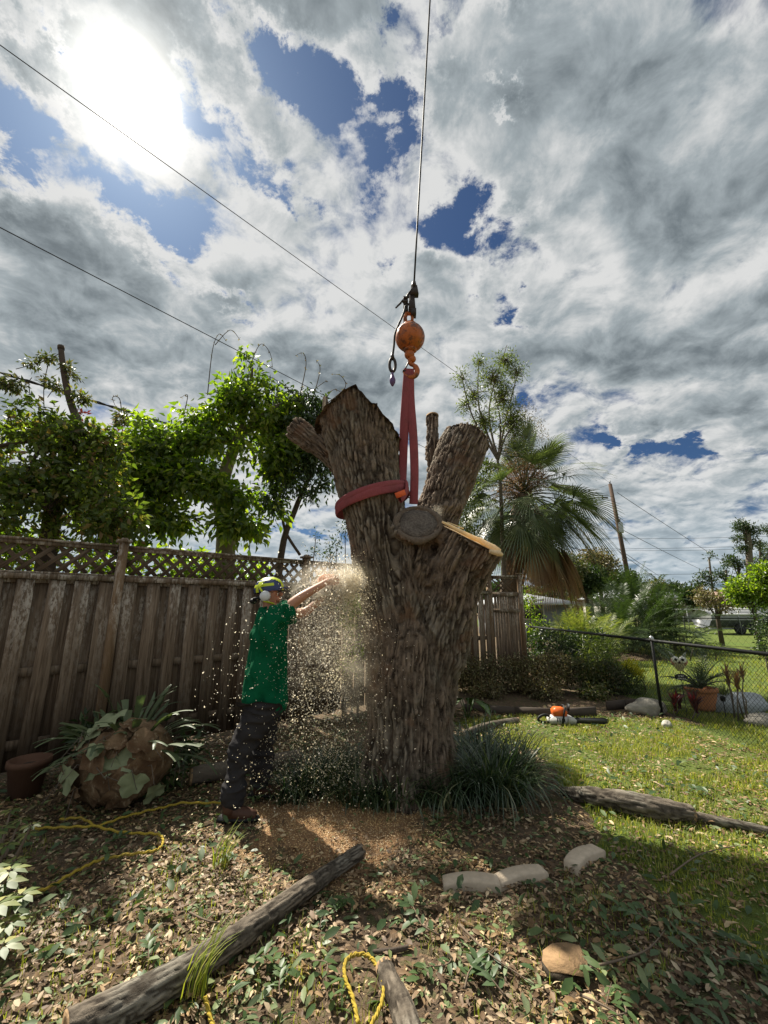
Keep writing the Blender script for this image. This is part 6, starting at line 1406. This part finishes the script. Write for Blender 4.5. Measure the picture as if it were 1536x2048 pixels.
# ================================================================== CHAINSAWS
def chainsaw(loc, rz, label, rot=(0, 0)):
    e = empty('chainsaw', loc, rz, label, 'chainsaw'); e.rotation_euler = (rot[0], rot[1], rz)
    shell = plain('saw_grey_plastic', (.52, .51, .48), .45, var=.12); org = plain('saw_orange_plastic', (.62, .12, .02), .4, var=.12); bl = blk
    m = MB(); m.prism([(-.20, .02), (.16, .02), (.17, .10), (.10, .125), (-.12, .125), (-.20, .08)], -.085, .085, lambda p: Vector((p.x, p.z, p.y))); m.build('body', shell, e)
    m = MB(); m.prism([(-.13, .12), (.06, .12), (.07, .19), (.03, .235), (-.09, .24), (-.135, .20)], -.075, .075, lambda p: Vector((p.x, p.z, p.y))); m.build('top_cover', org, e)
    m = MB(); m.prism([(.06, .03), (.17, .03), (.19, .08), (.15, .12), (.07, .12)], -.11, -.088, lambda p: Vector((p.x, p.z, p.y))); m.build('sprocket_cover', shell, e)
    m = MB(); m.tube(spline([(-.18, 0, .11), (-.25, 0, .13), (-.33, 0, .10), (-.35, 0, .05), (-.28, 0, .025), (-.19, 0, .03)], 5), .019, 8); m.build('rear_handle', bl, e)
    m = MB(); m.tube(spline([(-.02, -.10, .03), (.0, -.11, .14), (.035, -.08, .245), (.045, 0, .265), (.04, .07, .245), (.02, .10, .13), (.0, .10, .04)], 5), .014, 8); m.build('front_handle', bl, e)
    m = MB(); m.prism([(-.07, 0), (.07, 0), (.05, .09), (-.05, .09)], 0, .008, lambda p: Vector((.095 + p.y * .3, p.x, .20 + p.y)) + Vector((p.z, 0, 0))); m.build('hand_guard', bl, e)
    m = MB(); bar = [(.16, .045), (.58, .04), (.635, .052), (.65, .075), (.635, .098), (.58, .11), (.16, .105)]
    m.prism(bar, -.094, -.089, lambda p: Vector((p.x, p.z, p.y))); b = m.build('guide_bar', plain('bar_steel', (.12, .12, .12), .4, .7), e)
    m = MB(); m.tube([(x_, -.0915, y_) for x_, y_ in [(.16, .040), (.58, .034), (.642, .048), (.659, .075), (.642, .102), (.58, .116), (.16, .110)]], .006, 5); m.build('chain', bl, b)
    for k in range(4): m = MB(); m.box((-.09 + k * .035, -.089, .075), (.012, .01, .05)); m.build('vent_slot', bl, e)
    return e
p = gp(1124, 1446); chainsaw((p.x, p.y, -.015), -.06, 'orange and grey chainsaw lying on the lawn, bar pointing right').scale = (.93, .93, .93)

# ================================================================== THE MAN
def skin(name, verts, edges, radii, mat, parent, sub=2, root=0):
    me = bpy.data.meshes.new('t'); me.from_pydata([tuple(v) for v in verts], edges, []); me.update(); o = bpy.data.objects.new('t', me); C.objects.link(o)
    md = o.modifiers.new('s', 'SKIN'); md.use_smooth_shade = True; md.use_x_symmetry = False
    for i, r in enumerate(radii):
        me.skin_vertices[0].data[i].radius = r if hasattr(r, '__len__') else (r, r); me.skin_vertices[0].data[i].use_root = (i == root)
    sd_ = o.modifiers.new('u', 'SUBSURF'); sd_.levels = sub; sd_.render_levels = sub
    out = bpy.data.meshes.new_from_object(o.evaluated_get(bpy.context.evaluated_depsgraph_get())); bpy.data.objects.remove(o); out.materials.clear(); out.materials.append(mat)
    return link(name, out, parent)
PO = Vector((-1.06, 3.80, 0)); man = empty('person', PO, 0, 'man in helmet, green T-shirt and dark trousers reaching up to saw the oak', 'person')
def W(px, py, Y): return at(px, py, Y) - PO
def skin_f(t):
    o = t.tc('Object'); n = t.noise(o, 22, 4, .6); c = t.mix(n, (.34, .15, .085), (.50, .25, .15)); b = t.new('ShaderNodeBsdfPrincipled'); t.put(b.inputs['Base Color'], c); t.put(b.inputs['Roughness'], .5); b.inputs['Subsurface Weight'].default_value = .08; b.inputs['Subsurface Radius'].default_value = (.02, .008, .004); return b.outputs[0]
skin_m = material('tanned_skin', skin_f)
yN, yF = 3.66, 3.98     # near (right) and far (left) sides of the body
pel = W(530, 1400, 3.82); wst = W(533, 1345, 3.82); chs = W(536, 1275, 3.82); nck = W(538, 1222, 3.82); neck2 = W(541, 1208, 3.82); hd = W(540, 1187, 3.82); top = hd + Vector((.0, 0, .10))
sh_r, sh_l = W(546, 1240, yN), W(552, 1232, yF)
hand_r, hand_l = W(676, 1158, 3.92), W(664, 1180, 4.12)
el_r = W(600, 1195, 3.70); wr_r = W(655, 1163, 3.86); el_l = W(612, 1225, 4.05); wr_l = W(648, 1192, 4.10)
hip_r, hip_l = W(522, 1425, 3.72), W(532, 1422, 3.92)
kn_r = Vector((-.095, -.10, .50)); an_r = Vector((-.135, -.13, .09)); kn_l = Vector((.02, .16, .48)); an_l = Vector((-.03, .30, .09))
verts = [pel, wst, chs, nck, neck2, hd, top]; rad = [(.15, .125), (.135, .115), (.17, .12), (.075, .075), (.06, .06), (.088, .078), (.06, .055)]; edges = [(0, 1), (1, 2), (2, 3), (3, 4), (4, 5), (5, 6)]
def chain_(start, pts, rs):
    prev = start
    for p, r in zip(pts, rs): verts.append(p); rad.append(r); edges.append((prev, len(verts) - 1)); prev = len(verts) - 1
    return prev
def finger_hand(wr_i, wp, hp, grip, side):
    """palm then five bent fingers closing round the handle direction `grip`"""
    d = (hp - wp).normalized(); g = Vector(grip).normalized(); c = d.cross(g).normalized() * side
    pm = wp + d * .055; verts.append(pm); rad.append((.030, .020)); edges.append((wr_i, len(verts) - 1)); pi = len(verts) - 1
    for k, (o_, l_) in enumerate(((-.030, .068), (-.010, .078), (.010, .074), (.030, .060))):
        a = pm + d * .030 + g * o_; b = a + d * l_ * .42; c1_ = b + d * l_ * .10 - c * l_ * .36; e_ = c1_ - d * l_ * .26 - c * l_ * .10; chain_(pi, [a, b, c1_, e_], [.0105, .0095, .009, .0075])
    th = pm - g * .032 - d * .012; chain_(pi, [th, th - g * .012 + d * .03 - c * .015, th + d * .055 - c * .035], [.012, .0105, .0085])
i = chain_(2, [sh_r, el_r, wr_r], [.066, .046, .029]); finger_hand(i, wr_r, hand_r, (0, .3, 1), 1)
i = chain_(2, [sh_l, el_l, wr_l], [.066, .046, .029]); finger_hand(i, wr_l, hand_l, (0, 1, .2), 1)
chain_(0, [hip_r, kn_r, an_r, an_r + Vector((.07, -.01, -.045)), an_r + Vector((.16, -.02, -.055))], [.092, .062, .040, .030, .022])
chain_(0, [hip_l, kn_l, an_l, an_l + Vector((.07, .01, -.045)), an_l + Vector((.16, .02, -.055))], [.092, .062, .040, .030, .022])
skin('body', verts, edges, rad, skin_m, man)
# face: nose, ear on the near side, jaw
fx = Vector((1, .12, .10)).normalized()
m = MB(); m.ball(hd + fx * .095 + Vector((0, 0, -.015)), (.022, .014, .020), 10, 8); m.build('nose', skin_m, man, True)
m = MB(); m.ball(hd + fx * .055 + Vector((0, 0, -.055)), (.045, .042, .035), 12, 8); m.build('jaw', skin_m, man, True)
m = MB(); m.tube([hd + fx * .092 + Vector((0, -.02, -.045)), hd + fx * .092 + Vector((0, .025, -.045))], .005, 6); m.build('mouth', plain('lip', (.25, .09, .07), .5), man)
for s_ in (-1, 1):
    m = MB(); m.ball(hd + fx * .082 + Vector((0, s_ * .032, .018)), .011, 10, 8); m.build('eye', plain('eye_dark', (.05, .04, .03), .2), man, True)
# clothes: shells over the body with wrinkles
def cloth_f(c0_, c1_):
    def f(t):
        o = t.tc('Object'); n = t.noise(o, 7, 5, .6, .8); n2 = t.noise(o, 150, 2, .5); c = t.mix(n, c0_, c1_)
        return pbr(t, c, .92, t.bump(t.m('ADD', n, t.m('MULTIPLY', n2, .05)), .5, .03), 0, .08)
    return f
shirt_m = material('green_cotton', cloth_f((.0, .065, .026), (.008, .125, .055))); pants_m = material('dark_trouser_cloth', cloth_f((.018, .017, .019), (.05, .047, .048)))
def wrinkle(o, k=14, a=.012, seed=0, stretch=(1, 1, 1)):
    me = o.data; n = len(me.vertices); v = np.empty(n * 3, np.float32); me.vertices.foreach_get('co', v); v = v.reshape(-1, 3); nn = np.empty(n * 3, np.float32); me.vertex_normals.foreach_get('vector', nn); nn = nn.reshape(-1, 3)
    w_ = 1 - np.abs(fbm(v.astype(float) * k * np.array(stretch), 2, 300 + seed)) * 2.2; v = v + nn * (np.clip(w_, -.5, 1) * a)[:, None]; me.vertices.foreach_set('co', v.astype(np.float32).ravel()); me.update()
hem = W(531, 1412, 3.82)
sv = [hem + Vector((0, 0, -.09)), wst, chs, nck + Vector((0, 0, -.035)), nck + Vector((0, 0, .02))]; sr = [(.20, .185), (.175, .155), (.195, .155), (.12, .12), (.075, .075)]; se = [(0, 1), (1, 2), (2, 3), (3, 4)]
for sh, el in ((sh_r, el_r), (sh_l, el_l)):
    b = len(sv); sv += [sh, sh.lerp(el, .42), sh.lerp(el, .62)]; sr += [.092, .080, .074]; se += [(2, b), (b, b + 1), (b + 1, b + 2)]
o = skin('t_shirt', sv, se, sr, shirt_m, man, 4, root=2); wrinkle(o, 8, .036, 1, (1.6, 1.6, .5)); SHIRT = o
tv = [pel + Vector((0, 0, .10)), hip_r, hip_r.lerp(kn_r, .5), kn_r, kn_r.lerp(an_r, .5), an_r + Vector((0, 0, -.02)), hip_l, hip_l.lerp(kn_l, .5), kn_l, kn_l.lerp(an_l, .5), an_l + Vector((0, 0, -.02))]
tr_ = [(.175, .16), .128, .112, .092, .084, .078, .125, .110, .092, .084, .078]
o = skin('trousers', tv, [(0, 1), (1, 2), (2, 3), (3, 4), (4, 5), (0, 6), (6, 7), (7, 8), (8, 9), (9, 10)], tr_, pants_m, man, 4); wrinkle(o, 8, .024, 2, (.8, .8, 1.8))
boot = plain('brown_boot_leather', (.075, .035, .022), .6, var=.3)
for an in (an_r, an_l):
    m = MB(); m.tube([an + Vector((-.01, 0, .10)), an + Vector((-.005, 0, .0)), an + Vector((0, 0, -.05))], [.060, .056, .060], 12); m.tube([an + Vector((-.04, 0, -.045)), an + Vector((.05, 0, -.04)), an + Vector((.13, 0, -.052)), an + Vector((.20, 0, -.062))], [.050, .050, .046, .030], 12); b_ = m.build('boot', boot, man, True)
    m = MB(); m.prism([(-.09, -.045), (.10, -.05), (.21, -.035), (.235, 0), (.21, .035), (.10, .05), (-.09, .045)], -.092, -.07, lambda q: q + an); m.build('sole', blk, b_)
# helmet
hc = hd + Vector((-.005, 0, .035)); rotH = Matrix.Rotation(-.12, 3, 'Y'); navy = plain('navy_helmet_shell', (.012, .025, .11), .3, var=.1, spec=.6); neon = plain('neon_yellow', (.50, .60, .02), .4, var=.1, spec=.5); whit = plain('white_helmet_trim', (.62, .64, .66), .4)
def dome(R0, z_cut, mat, nm, parent, th=.0, sel=None, sc3=(1.18, 1.0, .95)):
    m = MB(); V = []; F = []; nu, nv_ = 48, 22; idx = {}
    for i in range(nv_ + 1):
        a = (PI * .56) * i / nv_
        for j in range(nu):
            b = 2 * PI * j / nu; v = Vector((math.sin(a) * math.cos(b) * sc3[0], math.sin(a) * math.sin(b) * sc3[1], math.cos(a) * sc3[2])) * R0; V.append(hc + rotH @ v)
    for i in range(nv_):
        for j in range(nu):
            if sel is None or sel((PI * .56) * (i + .5) / nv_, 2 * PI * (j + .5) / nu): F.append((i * nu + j, (i + 1) * nu + j, (i + 1) * nu + (j + 1) % nu, i * nu + (j + 1) % nu))
    m.add(V, F); return m.build(nm, mat, parent, True)
hm = dome(.118, 0, navy, 'helmet', man)
dome(.1205, 0, neon, 'yellow_band', hm, sel=lambda a, b: (abs(math.sin(b) * math.sin(a) + .62 - .30 * math.cos(b * 1.0)) < .13) or (.42 < a < .62 and math.sin(b) < .1 and math.cos(b) < .85) or (a > 1.15 and a < 1.38 and math.sin(b) < 0 and -.85 < math.cos(b) < .55))
dome(.1215, 0, whit, 'white_trim', hm, sel=lambda a, b: (.28 < a < .36 and math.sin(b) < .4) or (.78 < a < .88 and math.cos(b) < .2 and math.sin(b) < 0))
m = MB(); m.prism([(.07, -.095), (.155, -.06), (.185, 0), (.155, .06), (.07, .095)], -.004, .006, lambda q: hc + rotH @ (q + Vector((0, 0, -.005)))); m.build('peak', navy, hm)
m = MB(); m.tube([hc + rotH @ Vector((-.01, -.118, -.06)), hc + rotH @ Vector((-.01, -.155, -.06))], [.048, .040], 18); em = m.build('ear_muff', whit, man, True)
m = MB(); m.tube([hc + rotH @ Vector((-.01, .118, -.06)), hc + rotH @ Vector((-.01, .155, -.06))], [.048, .040], 18); m.build('ear_muff', whit, man, True)
m = MB(); m.tube(spline([hc + rotH @ Vector((-.03, -.135, -.02)), hc + rotH @ Vector((-.05, -.13, .02)), hc + rotH @ Vector((-.02, -.125, .045))], 4), .009, 6); m.tube([hc + rotH @ Vector((-.02, -.142, -.10)), hc + rotH @ Vector((.05, -.06, -.135))], .008, 6); m.build('muff_arm', neon, em)
m = MB(); m.ball(hc + rotH @ Vector((-.145, -.02, -.085)), (.032, .045, .026), 12, 8); m.tube([hc + rotH @ Vector((-.13, -.07, -.07)), hc + rotH @ Vector((-.03, -.115, -.06))], .012, 6); m.tube([hc + rotH @ Vector((-.13, .07, -.07)), hc + rotH @ Vector((-.03, .115, -.06))], .012, 6); m.build('rear_adjuster', blk, hm)
# the saw he holds, its bar buried in the oak
sw = W(664, 1196, 4.10) + PO
cs = chainsaw(sw, .28, 'chainsaw gripped by the man, cutting into the oak and blurred by sawdust', rot=(0, -.05)); cs.scale = (.95, .95, .95)

# ================================================================== FLYING CHIPS AND DUST
src = at(712, 1160, 4.02)
def stream(n, spd, tmax, size, mat, name, bias=(-1.0, -.15, .25), spread=.55, shape='rhomb', tp=1.0, src_sp=.03):
    d = unit(np.array(bias) + rng.normal(0, spread, (n, 3)) * np.array([1, .55, 1])); v = d * rng.uniform(spd[0], spd[1], n)[:, None]
    t = rng.uniform(.02, tmax, n) ** 1.0; drag = .55; P = np.array(src) + rng.normal(0, src_sp, (n, 3)) + v * ((1 - np.exp(-drag * t * 3)) / (drag * 3))[:, None]; P[:, 2] -= 4.9 * t ** 2 * tp
    k = (P[:, 2] > .03) & (np.hypot(P[:, 0] - base0.x, P[:, 1] - TY) > .44) & (P[:, 1] > 2.5); P = P[k]; m = len(P); sz = size[0] + (size[1] - size[0]) * rng.uniform(0, 1, m) ** 2.2
    return tag(leaf_mesh(name, P, rdir(m), rdir(m), sz, sz * rng.uniform(.3, .8, m), mat, None, shape, .5, .3), kind='stuff')
chipf = leafmat('flying_chip', [(0.0, (0.70, 0.62, 0.48)), (0.5, (0.88, 0.83, 0.72)), (1.0, (0.95, 0.93, 0.88))], 0.55, 0.8, (1.05, 1.03, 1.0), .1)
stream(17000, (.4, 2.9), .62, (.004, .021), chipf, 'flying_wood_chips', (-.8, -.1, .15), .55)
stream(8000, (.2, 1.9), .62, (.004, .018), chipf, 'flying_wood_chips', (-.3, -.15, -.1), .6)
stream(1500, (1.6, 4.2), .62, (.009, .02), chipf, 'flying_wood_chips', (-.9, -.3, .2), .4)
stream(16000, (.2, 2.2), .34, (.002, .006), chipf, 'flying_fine_sawdust', (-.8, -.05, .2), .45)
stream(6000, (.1, .9), .55, (.002, .005), chipf, 'flying_fine_sawdust', (-.25, .0, -.1), .5)
# chips caught on the shirt front and sleeves
nvs = len(SHIRT.data.vertices); sv_ = np.empty(nvs * 3, np.float32); SHIRT.data.vertices.foreach_get('co', sv_); sv_ = sv_.reshape(-1, 3); sn_ = np.empty(nvs * 3, np.float32); SHIRT.data.vertex_normals.foreach_get('vector', sn_); sn_ = sn_.reshape(-1, 3)
pk = rng.permutation(np.nonzero((sn_[:, 1] < .2) & (rng.uniform(0, 1, nvs) < .25 + .75 * (sv_[:, 0] > .02)))[0])[:420]
leaf_mesh('stuck_chips', sv_[pk] + sn_[pk] * .004, rdir(len(pk)) , sn_[pk] + rng.normal(0, .2, (len(pk), 3)), rng.uniform(.005, .016, len(pk)), .006, chipf, SHIRT)['kind'] = 'stuff'
# the drifting dust itself: lumpy closed bodies of thin air-borne dust
def dust_vol(name, c, rad3, dens, rot=0.0):
    def f(t): return None
    m = bpy.data.materials.new(name); m.use_nodes = True; t = NT(m.node_tree); t.n.clear(); out = t.new('ShaderNodeOutputMaterial'); pv = t.new('ShaderNodeVolumePrincipled')
    o = t.tc('Object'); l_ = t.v('LENGTH', o); g = t.new('ShaderNodeNewGeometry'); n = t.noise(g.outputs['Position'], 7.0, 4, .6)
    den = t.m('MULTIPLY', t.m('MULTIPLY', t.mapr(l_, 1.0, .0), t.mapr(n, .38, .72)), dens)
    t.put(pv.inputs['Density'], den); pv.inputs['Color'].default_value = (.98, .90, .74, 1); pv.inputs['Anisotropy'].default_value = .45
    t.l.new(pv.outputs[0], out.inputs['Volume']); b = MB(); b.ball((0, 0, 0), 1.0, 20, 12); ob = b.build('drifting_dust', m, None, True); ob.location = c; ob.scale = rad3; ob.rotation_euler = (0, rot, 0); tag(ob, kind='stuff'); return ob
dust_vol('dust_air', at(672, 1160, 3.98), (.60, .32, .28), 6.5, -.15)
dust_vol('dust_air_fall', at(715, 1330, 3.95), (.24, .26, .95), 4.0, 0.0)
dust_vol('dust_air_low', at(640, 1290, 3.95), (.42, .3, .60), 1.4, 0.2)
dust_vol('dust_air_spurt', at(876, 1022, TY - .1), (.10, .1, .12), 5.0, 0.0)
